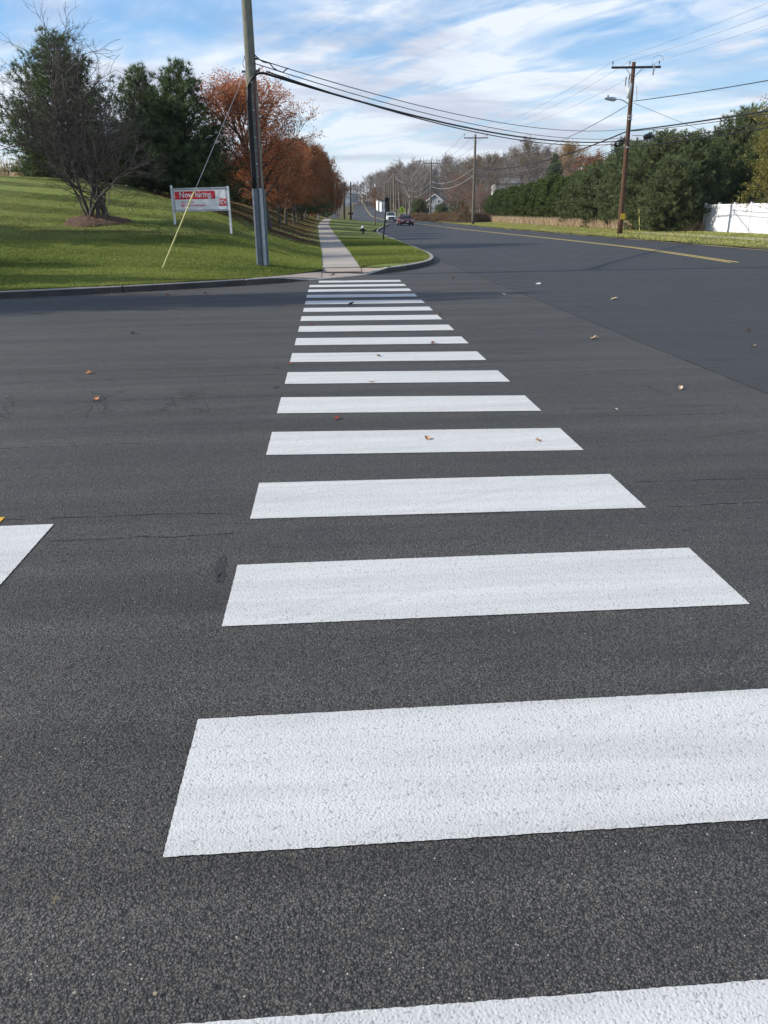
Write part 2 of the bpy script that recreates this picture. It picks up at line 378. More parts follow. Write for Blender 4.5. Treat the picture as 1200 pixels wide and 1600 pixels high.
def hill(x, Y):
    u = np.maximum(SL(Y) - x, 0); v = np.maximum(Y - K(np.minimum(x, -.3)) - .2, 0)
    A = I(u, [0, 1, 3, 4, 5.5, 9, 12.5, 20, 60, 90], [0, .18, .82, 1.35, 1.9, 2.8, 3.3, 3.7, 3.9, 3.9])
    B = I(v, [0, 2, 5, 10, 15, 19, 23, 28, 40, 80], [0, .10, .38, .98, 1.65, 2.65, 3.35, 3.6, 3.75, 3.85])
    k = .35; h = np.clip(.5 + .5 * (B - A) / k, 0, 1)
    m = B * (1 - h) + A * h - k * h * (1 - h)
    return np.maximum(m, 0) * I(Y, [0, 150, 260], [1, 1, .3])
def T(x, Y):
    """height of the ground at a point"""
    x = np.asarray(x, float); Y = np.asarray(Y, float)
    left = s_z(Y) + hill(x, Y)
    sr = SL(Y) + SW; kx = KX(Y)
    t = np.clip((x - sr) / np.maximum(kx - sr, .1), 0, 1)
    isl = s_z(Y) * (1 - t) + (road_z(Y) + .15) * t
    rc = road_c(Y)
    rgt = road_z(Y) + .03 + np.clip(x - rc - 4, 0, 200) * .004 + np.clip(x - 60, 0, 400) * .03
    a = np.where(x < sr, left, np.where(x < kx, isl, rgt))
    far = road_z(Y) + np.clip(np.abs(x - rc) - 6, 0, 300) * .004 + np.clip(rc - 14 - x, 0, 200) * .02
    w_ = np.clip((Y - 140) / 60, 0, 1); w_ = w_ * w_ * (3 - 2 * w_)
    r = np.where((x < kx), a * (1 - w_) + far * w_, np.where(Y > 200, np.maximum(rgt, road_z(Y) + .03), rgt))
    return r
def on_ground(px, py, y0=12., y1=400.):
    r = ray(px, py)
    ys = np.concatenate([np.arange(y0, 60, .05), np.arange(60, y1, .4)])
    P = EYEP[None] + r[None] * (ys / r[1])[:, None]
    d = P[:, 2] - T(P[:, 0], P[:, 1]); i = int(np.argmax(d < 0))
    return P[i] if d[i] < 0 else P[-1]
def zg(x, y): return float(T(x, y))

def grid(name, xs, ys, zf, mat, parent=None, **props):
    X, Y = np.meshgrid(xs, ys); Z = zf(X, Y); n, m = X.shape
    v = np.stack([X, Y, Z], -1).reshape(-1, 3); i = np.arange(n * m).reshape(n, m)
    f = np.stack([i[:-1, :-1], i[:-1, 1:], i[1:, 1:], i[1:, :-1]], -1).reshape(-1, 4)
    return obj(name, v, f, mat, parent, True, **props)
def pgrid(name, P, mat, parent=None, **props):
    n, m = P.shape[:2]; i = np.arange(n * m).reshape(n, m)
    f = np.stack([i[:-1, :-1], i[:-1, 1:], i[1:, 1:], i[1:, :-1]], -1).reshape(-1, 4)
    return obj(name, P.reshape(-1, 3), f, mat, parent, True, **props)

# ground to the horizon, sunk under roads and lawns
gx = np.unique(np.concatenate([np.linspace(-1500, -100, 15), np.linspace(-100, 120, 89), np.linspace(120, 1600, 16), [18.0, 18.12]]))
gy = np.unique(np.concatenate([np.linspace(-300, 0, 7), np.linspace(0, 260, 105), np.linspace(260, 800, 55), np.linspace(800, 3500, 12)]))
def gz(X, Y):
    z = T(X, Y)
    near = (Y < 131) & (X < 18.06)
    rc = road_c(Y); onr = (np.abs(X - rc) < 9.0) & (Y >= 128)
    side = (X < 18.06) & (Y < 22)
    z = np.where(side & (X < 3), -.4, z)
    return np.where(near | onr, np.minimum(z, road_z(Y)) - .45, z)
grid('ground', gx, gy, gz, M_ground, kind='structure')

# roads
ys = np.concatenate([np.linspace(-40, 128, 85), np.linspace(132, 760, 158)])
wl = lambda Y: np.where(Y < 128, 4.1, road_c(Y) - I(Y, [120, 140, 165, 200], [5.4, 5.8, 5.8, 5.5]))
P = np.array([[(x, y, float(road_z(y))) for x in np.linspace(float(wl(y)), float(road_c(y) + I(y, [0, 128, 160], [4.12, 4.12, 5.4])), 6)] for y in ys])
main_road = pgrid('main_road', P, M_main, kind='structure')
side_road = grid('side_road', np.concatenate([np.linspace(-90, -12, 14), np.linspace(-11.5, 4.1, 32)]), np.linspace(-12, 36, 49), lambda X, Y: 0 * X, M_apron, kind='structure')
# wider band of asphalt left of the seam, running up the road between the gutter seam and the kerb
P = np.array([[(x, y, float(road_z(y))) for x in np.linspace(3.4, 4.1, 3)] for y in np.linspace(36, 128, 40)])
pgrid('gutter_strip', P, M_main, kind='structure')

def ribbon(pts, width, z, name, mat, parent, jit=0.):
    v = []; f = []
    for i, (x, y) in enumerate(pts):
        a = np.array(pts[max(i - 1, 0)]); b = np.array(pts[min(i + 1, len(pts) - 1)]); t = (b - a) / max(np.linalg.norm(b - a), 1e-6); n = np.array([-t[1], t[0]])
        h = width / 2 * (1 + (rnd.random() - .5) * jit)
        for s_ in (1, -1): q = np.array([x, y]) + n * h * s_; v.append((q[0], q[1], float(road_z(y)) + z))
        if i: k = 2 * i; f.append((k - 2, k - 1, k + 1, k))
    return obj(name, v, f, mat, parent)

def rect_paint(name, x0, x1, y0, y1, mat, parent, step=.012, sk=0.):
    """a painted rectangle whose rim wanders by a few millimetres"""
    pts = []
    def side(a, b):
        n = max(2, int(np.hypot(b[0] - a[0], b[1] - a[1]) / step))
        for i in range(n):
            t = i / n; pts.append((a[0] + (b[0] - a[0]) * t + rnd.uniform(-.0014, .0014), a[1] + (b[1] - a[1]) * t + rnd.uniform(-.0014, .0014), .004))
    side((x0, y0), (x1, y0 - sk)); side((x1, y0 - sk), (x1, y1 - sk * 1.12)); side((x1, y1 - sk * 1.12), (x0, y1)); side((x0, y1), (x0, y0))
    return obj(name, pts, [tuple(range(len(pts)))], mat, parent)
for k in range(17):
    y0 = .375 + 1.279 * k
    e = rnd.uniform(-.004, .004)
    x0 = -.52 + e if k < 16 else -.3
    rect_paint('crosswalk_bar', x0, 1.81 + e + .002 * k, y0 + (.02 if k < 3 else 0) + (.14 if not k else 0), y0 + (.645 if k else .818), M_white, side_road, sk=float(I(y0, [1.6, 2.9, 4.2, 5.5, 6.8, 20], [0, .02, .07, .15, .21, .24])))
rect_paint('stop_line', -2.26, -1.65, -2.0, 4.25, M_white, side_road)
for yy in (4.285, 4.04): rect_paint('centre_line', -70, -1.98 if yy > 4.2 else -2.3, yy, yy + .11, M_yfresh, side_road, 1.)
for dx in (-.13, .13):
    ribbon([((float(I(y, [25, 30, 37, 51, 73, 110], [13.08, 13.6, 14.2, 14.3, 14.1, 13.85])) if y < 128 else float(road_c(y)) - .05) + dx, y) for y in list(np.linspace(25.4, 128, 40)) + list(np.linspace(132, 700, 130))], .11, .004, 'centre_line', M_yellow, main_road)
# far pedestrian crossing
for k in range(9):
    yy = 214; xx = float(road_c(yy)) - 5 + k * 1.2
    obj('crosswalk_bar', [(xx, yy - 1.5, float(road_z(yy - 1.5)) + .01), (xx + .6, yy - 1.5, float(road_z(yy - 1.5)) + .01), (xx + .6, yy + 1.5, float(road_z(yy + 1.5)) + .01), (xx, yy + 1.5, float(road_z(yy + 1.5)) + .01)], [(0, 1, 2, 3)], M_white, main_road)
# pavement joint where the two asphalts meet, and the long transverse cracks
def wander(x0, x1, y, amp, st=.06):
    out_ = []; x = x0; d = 0
    while x < x1: out_.append((x, y + d)); x += rnd.uniform(.4, 1.6) * st; d = d * .93 + rnd.uniform(-1, 1) * amp
    return out_
def broken(name, pts, wd, parent):
    mb = MB(); seg = []
    for i, p in enumerate(pts):
        seg.append(p)
        if rnd.random() < .055 or i == len(pts) - 1:
            if len(seg) > 2:
                for a, b in zip(seg, seg[1:]):
                    t = np.array(b) - np.array(a); t = t / np.linalg.norm(t); n = np.array([-t[1], t[0]]) * wd / 2 * rnd.uniform(.3, 1.5)
                    a_, b_ = np.array(a), np.array(b); z = .0022
                    mb.add([(*(a_ + n), z), (*(a_ - n), z), (*(b_ - n), z), (*(b_ + n), z)], [(0, 1, 2, 3)])
            seg = [] if rnd.random() < .5 else [p]
    return mb.make(name, M_crack, parent, kind='stuff')
broken('cracks', [(4.1 + (rnd.random() - .5) * .02, y) for y in np.arange(6, 29, .08)], .012, side_road)
for x0, x1, yy in ((2.2, 5.0, 11.6), (3.1, 5.6, 10.7), (1.9, 4.3, 8.25), (3.7, 5.6, 15.0), (-2.6, -.6, 7.5), (-3.2, -1.5, 5.9), (2.3, 4.0, 9.2), (-2.2, -.6, 4.35), (1.9, 3.4, 4.6), (1.9, 5.5, 4.15), (-1.6, -.55, 4.0), (2.0, 4.6, 6.3), (-3.6, -.6, 8.6), (-9, -3.5, 10.4), (-8, -3.8, 7.2)):
    broken('cracks', wander(x0, x1, yy, .011), .0055, side_road)
for j in range(5):
    broken('cracks', [(-2.9 + j * .42 + rnd.uniform(-.1, .1) + t * .35 * (1 if j % 2 else -1), 6.9 + t * 1.1 + rnd.uniform(-.03, .03)) for t in np.linspace(0, 1, 26)], .0045, side_road)
for (ax, ay) in ((3.1, 7.45), (-2.3, 7.3), (-1.2, 7.2), (-1.6, 7.6)):
    broken('cracks', [(ax + rnd.uniform(-.02, .02) + (j * .008), ay - j * .035 + rnd.uniform(-.012, .012)) for j in range(14)], .005, side_road)

for (sx_, sy_, ra, rb_) in ((-.61, 3.58, .028, .15), (-.585, 3.45, .02, .07), (-.60, 7.9, .04, .08), (-.66, 9.0, .04, .07)):
    pts = [(sx_ + ra * math.cos(a) * rnd.uniform(.6, 1.15), sy_ + rb_ * math.sin(a) * rnd.uniform(.6, 1.15), .002) for a in np.linspace(0, 6.2, 22)]
    obj('oil_stain', pts, [tuple(range(22))], M_stain, side_road, kind='stuff')
# kerb of separate stones along the path
def arc_points(path, step):
    pts = [np.array(path[0], float)]; 
    for a, b in zip(path, path[1:]):
        a, b = np.array(a, float), np.array(b, float); n = max(1, int(round(np.linalg.norm(b - a) / step)))
        for i in range(1, n + 1): pts.append(a + (b - a) * i / n)
    return pts
def smooth_path(path, it=2):
    for _ in range(it):
        q = [path[0]]
        for a, b in zip(path, path[1:]):
            a, b = np.array(a), np.array(b); q += [tuple(a * .75 + b * .25), tuple(a * .25 + b * .75)]
        q.append(path[-1]); path = q
    return path
kerb = link('kerb', None, kind='structure')
kpts = arc_points(smooth_path(KP), .3)
def kerb_h(x, y):
    if y > 24.2: return .15
    return float(I(x, [-1.35, -.55, 1.05, 1.75], [.15, .022, .022, .15]))
seg = []; length = 0
def flush_stone(seg):
    v = []; f = []
    for i, p in enumerate(seg):
        a, b = seg[max(i - 1, 0)], seg[min(i + 1, len(seg) - 1)]; t = (b - a) / np.linalg.norm(b - a); n = np.array([-t[1], t[0]])
        h = kerb_h(*p); z = float(road_z(p[1]))
        q = p.copy()
        if i == 0: q = q + t * .018
        if i == len(seg) - 1: q = q - t * .018
        prof = [(0, -.1), (.004, h - .02), (.022, h), (.15, h + .004), (.15, -.1)]
        for d_, hh in prof: v.append((q[0] + n[0] * d_, q[1] + n[1] * d_, z + hh + rnd.uniform(-.001, .001)))
        if i:
            k = 5 * i
            for j in range(4): f.append((k - 5 + j, k - 5 + j + 1, k + j + 1, k + j))
    f.append((0, 1, 2, 3, 4)); m = len(v); f.append((m - 1, m - 2, m - 3, m - 4, m - 5))
    f = [q[::-1] for q in f]
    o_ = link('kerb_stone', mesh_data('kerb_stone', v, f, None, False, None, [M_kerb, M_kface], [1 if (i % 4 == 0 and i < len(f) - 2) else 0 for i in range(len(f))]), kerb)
for p in kpts:
    if seg: length += np.linalg.norm(p - seg[-1])
    seg.append(p)
    if length > 2.9: flush_stone(seg); seg = [p]; length = 0
if len(seg) > 2: flush_stone(seg)

# sidewalk slabs
sidewalk = link('sidewalk', None, kind='structure')
def slab(name, quad, mat, gap=.0045):
    c = np.mean(np.array(quad), 0); q = [tuple(np.array(p) + (c - np.array(p)) / max(np.linalg.norm(c - np.array(p)), .01) * gap) for p in quad]
    return MB().prism(q, -.12, 0).make(name, mat, sidewalk)
yy = 24.75; Ys = [yy]
while yy < 128: yy += 1.52; Ys.append(yy)
for a, b in zip(Ys, Ys[1:]):
    z0, z1 = float(s_z(a)) + rnd.uniform(0, .006), float(s_z(b)) + rnd.uniform(0, .006)
    slab('slab', [(SL(a), a, z0), (SL(a) + SW, a, z0), (SL(b) + SW, b, z1), (SL(b), b, z1)], M_walk, .018)
M_apronc = concrete('ramp concrete', (.42, .34, .28), (.49, .415, .35))
def kl(x): return float(K(x))
# ramp: centre slab and the two wings
slab('ramp_slab', [(-.22, kl(-.22) + .16, .026), (.35, kl(.35) + .16, .026), (.92, kl(.92) + .14, .026), (.95, 24.72, .115), (-.22, 24.72, .12)], M_apronc)
slab('ramp_slab', [(-2.0, kl(-2.) + .16, .150), (-1.35, kl(-1.35) + .16, .150), (-.6, kl(-.6) + .16, .035), (-.235, kl(-.235) + .16, .026), (-.235, 23.75, .10), (-1.1, 21.75, .152)], M_apronc)
slab('ramp_slab', [(.94, kl(.94) + .15, .026), (1.12, kl(1.12) + .15, .035), (1.62, kl(1.62) + .14, .135), (1.8, 24.45, .152), (.97, 24.72, .118)], M_apronc)
mb = MB()
for i in range(26):
    x = -.14 + i * .041; z = .026 + .094 * (23.3 + i * 0 - kl(x)) / (24.72 - kl(x))
    mb.box((x, 23.55 - .12 * i / 26, .026 + (.1) * .5 + .004), (.022, .34, .012))
mb.make('tactile_strip', M_rust_m, sidewalk, kind='stuff')

# lawns
xs = np.concatenate([np.linspace(-70, -24, 24), np.linspace(-23, -3, 61), np.linspace(-2.8, -.22, 16)])
vv = np.concatenate([np.linspace(0, 30, 76), np.linspace(31, 113, 60)])
rows = []
for j, v_ in enumerate(vv):
    row = []
    for x in xs:
        b0 = kl(x) + .15 + float(I(x, [-2.0, -.22], [0, 1.55])) 
        y = b0 + v_ * (131 - b0) / 113.0
        xx = x
        e = float(SL(y)) + .02
        if x > -6: xx = -6 + (x + 6) * (e + 6) / (-.22 + 6)
        row.append((xx, y, float(T(xx, y)) + .012))
    rows.append(row)
lawn_l = pgrid('hill_lawn', np.array(rows), M_lawn, kind='structure')
rows = []
for y in np.concatenate([np.linspace(24.15, 34, 50), np.linspace(34.5, 131, 100)]):
    a = float(SL(y)) + SW - .02 + (max(0, 24.7 - y) * 1.4); 
    # inner side of the kerb
    kx = float(KX(y)); dk = (float(KX(y + .1)) - float(KX(y - .1))) / .2
    b_ = kx - .15 * math.sqrt(1 + dk * dk) if y > 24.2 else kx
    b_ = max(b_, a + .01)
    rows.append([(a + (b_ - a) * t, y, float(I(t, [0, 1], [float(s_z(y)) - .005, float(road_z(y)) + .15])) + .03 * math.sin(t * math.pi)) for t in np.linspace(0, 1, 14)])
lawn_r = pgrid('verge_lawn', np.array(rows), M_lawn, kind='structure')
def isl_z(x, y):
    a = float(SL(y)) + SW; t = (x - a) / (float(KX(y)) - a); return float(I(t, [0, 1], [float(s_z(y)) - .005, float(road_z(y)) + .15])) + .03 * math.sin(max(0, min(1, t)) * math.pi)

# right verge: short dry grass, its own sheet over the ground
P = np.array([[(x, y, zg(x, y) + .02 + .02 * math.sin(x * 3 + y)) for x in np.concatenate([[18.02 + .12 * math.sin(y * .9) * math.sin(y * .37)], np.linspace(18.4, 34, 18)])] for y in np.linspace(5, 140, 160)])
pgrid('roadside_verge', P, M_verge, kind='structure')
ribbon([(17.98 + .06 * math.sin(y * 1.3) + .05 * math.sin(y * .31), y) for y in np.linspace(5, 127, 160)], .35, .012, 'road_edge_sand', simple('sandy road edge', (.20, .165, .115), .95, .35, 12, .01), main_road)
path_r = link('far_path', None, kind='structure')
for i in range(9):
    a = 36 + i * 2.5
    MB().prism([(22.1, a, zg(22, a)), (23.2, a, zg(22, a)), (23.2, a + 2.47, zg(22, a + 2.5)), (22.1, a + 2.47, zg(22, a + 2.5))], -.1, .06).make('slab', M_walk, path_r)

# mulch bed under the shrub
SH = on_ground(150, 347)
def mound(name, c, rx, ry, h, mat, **props):
    v = []; f = []; nr, na = 8, 28
    for i in range(nr + 1):
        for j in range(na):
            t = i / nr; a = 2 * math.pi * j / na; k = 1 + .1 * math.sin(3 * a + 1) + .05 * math.sin(7 * a)
            x, y = c[0] + rx * t * k * math.cos(a), c[1] + ry * t * k * math.sin(a)
            v.append((x, y, zg(x, y) + .02 + h * math.cos(t * math.pi / 2) + rnd.uniform(-.02, .02) - (.06 if i == nr else 0)))
    for i in range(nr):
        for j in range(na): a = i * na + j; b = i * na + (j + 1) % na; f.append((a, a + na, b + na, b))
    return obj(name, v, f, mat, None, False, **props)
mound('mulch_bed', SH, 1.25, 1.3, .22, M_mulch, kind='structure')

# ------------------------------------------------------------------ plants
def tubes_np(segs, n=3):
    """segs: array (m, 8) p0 p1 r0 r1 -> verts, quads"""
    s = np.asarray(segs, float); p0, p1, r0, r1 = s[:, :3], s[:, 3:6], s[:, 6], s[:, 7]
    t = p1 - p0; t /= np.maximum(np.linalg.norm(t, axis=1, keepdims=True), 1e-9)
    a = np.where(np.abs(t[:, 2:3]) < .9, np.array([[0, 0, 1.]]), np.array([[1., 0, 0]]))
    u = np.cross(t, a); u /= np.linalg.norm(u, axis=1, keepdims=True); w_ = np.cross(t, u)
    ang = 2 * np.pi * np.arange(n) / n
    ring = np.cos(ang)[None, :, None] * u[:, None] + np.sin(ang)[None, :, None] * w_[:, None]
    A = p0[:, None] + ring * r0[:, None, None]; B = p1[:, None] + ring * r1[:, None, None]
    v = np.concatenate([A, B], 1).reshape(-1, 3); m = len(s); k = np.arange(n); kn = (k + 1) % n
    base = (np.arange(m) * 2 * n)[:, None]
    f = np.stack([base + k, base + n + k, base + n + kn, base + kn], -1).reshape(-1, 4)
    return v, f
def unit(v): return v / max(np.linalg.norm(v), 1e-9)
def perp_rot(d, ang, az):
    a = np.array([0, 0, 1.]) if abs(d[2]) < .95 else np.array([1., 0, 0])
    u = unit(np.cross(d, a)); w_ = np.cross(d, u)
    return unit(d * math.cos(ang) + (u * math.cos(az) + w_ * math.sin(az)) * math.sin(ang))
def limb(segs, p, d, L_, r0, r1, k, wob, rise, R):
    pts = [p]; dirs = [d]
    for i in range(k):
        d = unit(d + np.array([R.gauss(0, wob), R.gauss(0, wob), R.gauss(0, wob) + rise])); q = p + d * L_ / k
        ra, rb = r0 + (r1 - r0) * i / k, r0 + (r1 - r0) * (i + 1) / k
        segs.append((*p, *q, ra, rb)); p = q; pts.append(p); dirs.append(d)
    return pts, dirs
def leaves_np(centers, per, size, spread, R, flat=.0):
    m = len(centers) * per
    c = np.repeat(np.asarray(centers), per, 0) + R.normal(0, spread, (m, 3))
    a = R.normal(0, 1, (m, 3)); a /= np.linalg.norm(a, axis=1, keepdims=True); b = R.normal(0, 1, (m, 3)); b[:, 2] *= (1 - flat)
    b -= a * (a * b).sum(1, keepdims=True); b /= np.maximum(np.linalg.norm(b, axis=1, keepdims=True), 1e-6)
    s = size * R.uniform(.6, 1.3, (m, 1))
    n_ = np.cross(a, b)
    v = np.stack([c - a * s * .5, c + b * s * .38 + n_ * s * .08, c + a * s * .5, c - b * s * .38 + n_ * s * .08], 1).reshape(-1, 3)
    f = np.arange(m * 4).reshape(m, 4)
    return v, f
def deciduous(H, R_, seed, clear=.22, nl=30, n2=9, n3=6, trunk=.16, shape='oval', ang=(.9, .6), rise=.06, twig=.006, k3=2, leader=True):
    """returns woody segments and twig nodes of a tree H metres high with crown radius R_"""
    R = random.Random(seed); segs = []; nodes = []
    tp, td = limb(segs, np.zeros(3), np.array([0, 0, 1.]), H * .93, trunk, trunk * .1, 12, .05, .04, R)
    for i in range(nl):
        t = clear + (1 - clear) * (i + R.random() * .8) / nl * .97
        k = min(int(t * 12), 11); fr = t * 12 - k; p = tp[k] * (1 - fr) + tp[k + 1] * fr
        prof = {'oval': math.sin(math.pi * min(1, (t - clear) / (1 - clear) * .80 + .18)) ** .7, 'vase': .45 + .75 * t if t < .8 else 1.05 - (t - .8) * 2, 'round': math.sin(math.pi * min(1, (t - clear) / (1 - clear) * .75 + .22)) ** .5}[shape]
        L1 = R_ * prof * R.uniform(.85, 1.15) * 1.12
        az = i * 2.39996 + R.uniform(-.4, .4); an = ang[0] * (1 - t) + ang[1] * t
        d = perp_rot(np.array([0, 0, 1.]), an * R.uniform(.85, 1.15), az)
        r1 = max(trunk * .42 * (1 - .6 * t), .02)
        lp, ld = limb(segs, p, d, L1, r1, twig * 1.6, 5, .10, rise, R)
        for j in range(n2):
            s = .22 + .78 * (j + R.random()) / n2; k = min(int(s * 5), 4); fr = s * 5 - k; q = lp[k] * (1 - fr) + lp[k + 1] * fr
            L2 = L1 * .42 * (1.1 - .55 * s) * R.uniform(.7, 1.2) + .15
            sp, sd_ = limb(segs, q, perp_rot(ld[k], R.uniform(.45, .95), R.random() * 6.28), L2, max(r1 * .3, twig * 1.5), twig, 3, .13, rise, R)
            for m in range(n3):
                s2 = .2 + .8 * (m + R.random()) / n3; k = min(int(s2 * 3), 2); fr = s2 * 3 - k; q2 = sp[k] * (1 - fr) + sp[k + 1] * fr
                tp3, _ = limb(segs, q2, perp_rot(sd_[k], R.uniform(.4, .9), R.random() * 6.28), L2 * .5 * R.uniform(.6, 1.1) + .12, twig, twig * .6, k3, .16, rise, R)
                nodes += tp3[1:]
    return segs, nodes
def tree(name, label, cat, loc, rz, segs, nodes, bark_m, leaf=None, group=None, split=True, keep=None):
    """leaf = (material, leaves per node, size, spread)"""
    o = thing(name, label, cat, loc, rz, group)
    segs = np.array(segs); big = segs[:, 6] > (.035 if split else -1)
    if split:
        v, f = tubes_np(segs[big], 7); obj('trunk', v, f, bark_m, o, True)
        v, f = tubes_np(segs[~big], 3); obj('crown_twigs', v, f, bark_m, o, True, kind='stuff')
    else:
        v, f = tubes_np(segs, 4); obj('trunk', v, f, bark_m, o, True)
    if leaf:
        R = np.random.default_rng(abs(hash(name)) % 1000 if False else len(segs))
        nd = np.array(nodes)
        if keep: 
            kz = keep(nd); nd = nd[R.random(len(nd)) < kz]
        v, f = leaves_np(nd, leaf[1], leaf[2], leaf[3], R)
        tint = np.clip(R.normal(.5, .22, len(f)) + np.repeat(np.sin(nd[:, 0] * 2.1) * .12 + np.sin(nd[:, 2] * 1.7 + nd[:, 1]) * .12, leaf[1]), 0, 1)
        obj('crown', v, f, leaf[0], o, False, tint, kind='stuff')
    return o

# --- conifers
def conifer_mesh(H, R_, seed, whorl=.33, per=7, prof='pine', clump=9, nl=.24, wd=.02, low=.05, droop=-.02, top_open=.25):
    """needle brushes at the ends of tiered branches. returns (wood segs, needle verts, faces, tint)"""
    R = random.Random(seed); G = np.random.default_rng(seed); segs = []; C = []; D = []
    limb(segs, np.zeros(3), np.array([0, 0, 1.]), H, .016 * H, .012, 8, .02, .02, R)
    z = low * H; i = 0
    while z < H * .985:
        t = z / H
        if prof == 'pine': rr = R_ * (min(1, (t + .12) / .26) ** .6) * (1 - max(0, t - .15) / .85) ** .80
        elif prof == 'cone': rr = R_ * (1 - t) ** .8 * min(1, (t + .12) / .2)
        else: rr = R_ * (min(1, (t + .12) / .3) ** .5) * (1 - max(0, t - .45) / .55) ** .55
        m = max(3, int(per * (.45 + .9 * rr / R_)))
        for k in range(m):
            az = i * 1.9 + k * 6.283 / m + R.uniform(-.35, .35); L1 = rr * R.uniform(.62, 1.25) + .16 + (.35 * R.random() if t > .55 and prof != 'cone' else 0)
            an = 1.45 - 1.05 * t ** 1.3 + R.uniform(-.12, .12)
            lp, ld = limb(segs, np.array([0, 0, z + R.uniform(-.1, .1)]), perp_rot(np.array([0, 0, 1.]), an, az), L1, .008 + .012 * L1, .004, 4, .06, .035 + droop, R)
            nb = max(2, int(L1 / .22))
            for j in range(nb):
                s = .25 + .75 * (j + R.random()) / nb; kk = min(int(s * 4), 3); fr = s * 4 - kk; q = lp[kk] * (1 - fr) + lp[kk + 1] * fr
                L2 = (.12 + L1 * .30 * (1.15 - s)) * R.uniform(.6, 1.2)
                d2 = perp_rot(ld[kk], R.uniform(.5, 1.0), R.random() * 6.28); d2 = unit(d2 * np.array([1, 1, .6]) + np.array([0, 0, .15]))
                segs.append((*q, *(q + d2 * L2), .004, .003))
                for e in range(max(1, int(L2 / .16))):
                    C.append(q + d2 * L2 * (1 - e * .16 / L2)); D.append(unit(d2 + np.array([0, 0, .35])))
            C.append(lp[-1]); D.append(unit(ld[-1] + np.array([0, 0, .5])))
        z += whorl * R.uniform(.7, 1.2) * (1.25 - .5 * t); i += 1
    C = np.array(C); D = np.array(D); m = len(C) * clump
    c = np.repeat(C, clump, 0); d = np.repeat(D, clump, 0)
    dd = d * G.uniform(.3, 1., (m, 1)) + G.normal(0, .55, (m, 3)); dd /= np.linalg.norm(dd, axis=1, keepdims=True)
    s = G.normal(0, 1, (m, 3)); s -= dd * (s * dd).sum(1, keepdims=True); s /= np.linalg.norm(s, axis=1, keepdims=True)
    ln = nl * G.uniform(.6, 1.25, (m, 1)); wdt = wd * G.uniform(.7, 1.4, (m, 1))
    v = np.stack([c - s * wdt, c + s * wdt, c + dd * ln], 1).reshape(-1, 3); f = np.arange(m * 3).reshape(m, 3)
    tint = np.clip(np.repeat(G.normal(.45, .22, len(C)), clump) + G.normal(0, .10, m), 0, 1)
    return segs, v, f, tint
def conifer(name, label, cat, loc, rz, mat, group=None, **kw):
    o = thing(name, label, cat, loc, rz, group)
    segs, v, f, tint = conifer_mesh(**kw)
    tv, tf = tubes_np(np.array(segs), 4); obj('trunk', tv, tf, M_barkd, o, True)
    obj('crown', v, f, mat, o, False, tint, kind='stuff'); return o
def place(src, loc, rz, sc, label, group=None):
    c = copy_tree(src); c.location = [float(q) for q in loc]; c.rotation_euler = (0, 0, rz); c.scale = sc if hasattr(sc, '__len__') else (sc,) * 3
    c['label'] = label
    if group: c['group'] = group
    return c
def foot(px, Y, dz=-.08):
    """point on the ground at depth Y seen in picture column px"""
    lo = None
    x = at(px, 340, Y)[0]; return np.array([x, Y, zg(x, Y) + dz])
def top_h(px, py, Y): return float(at(px, py, Y)[2]) - foot(px, Y)[2]

# left hill: three big pines, and darker ones behind
PG = 'pines on the grassy hill'
pine1 = conifer('pine_tree', 'largest dark green pine behind the bare shrub on the hill', 'pine tree', foot(124, 40.5), .3, M_needle, PG, H=top_h(100, 66, 40.5), R_=3.0, seed=3, per=10, clump=15, nl=.26, wd=.014, whorl=.30)
pine2 = conifer('pine_tree', 'pointed dark pine just behind and left of the hiring banner', 'pine tree', foot(298, 41.5), 1.2, M_needle, PG, H=top_h(300, 112, 41.5), R_=2.7, seed=5, per=10, clump=15, nl=.26, wd=.014, whorl=.30)
place(pine2, foot(240, 43), 3.4, (.82, .95, .93), 'pine between the large pine and the one behind the banner', PG)
place(pine2, foot(270, 50), .4, (1.1, 1.25, .80), 'dark pine filling the gap behind the two pointed pines', PG)
place(pine1, foot(352, 60), 5.0, (.75, .75, .62), 'shaded low pine behind the red maple and the banner', PG)
place(pine1, foot(196, 57), 4.2, (.6, .7, .50), 'dark pine standing behind the large pine', PG)
place(pine2, foot(395, 74), 4.0, (1.5, 1.5, .68), 'low dark pine behind the trunks of the maple row', PG)
place(pine2, foot(440, 90), 1.0, (1.6, 1.6, .75), 'low dark pine farther along behind the maple row', PG)
place(pine2, foot(462, 105), 2.0, (1.7, 1.7, .8), 'farthest low dark pine behind the maple row', PG)
place(pine1, foot(512, 150), 2.0, (.75, .75, 1.75), 'tall dark spruce rising past the end of the maple row', PG)
# trees off to the left whose shade lies across the side road
for (x, y, s_, r_, t_) in ((-14.6, 17.9, (.95, .55, 1.75), 1.1, 'nearest'), (-20.5, 17.3, (1.1, .66, 2.2), .4, 'second'), (-26.5, 17.4, (.9, .6, 2.1), 2.4, 'third'), (-20.5, 28.3, (.9, .85, 1.6), 3.3, 'fourth'), (-24.5, 23.5, (.8, .6, 1.6), 5.3, 'fifth'), (-15.5, 20.9, (.7, .42, 1.15), 4.3, 'sixth')):
    place(pine1, (x, y, zg(x, y) - .1), 0, s_, 'pine past the left edge of the lawn, %s of six shading the road' % t_, 'pines shading the side road')

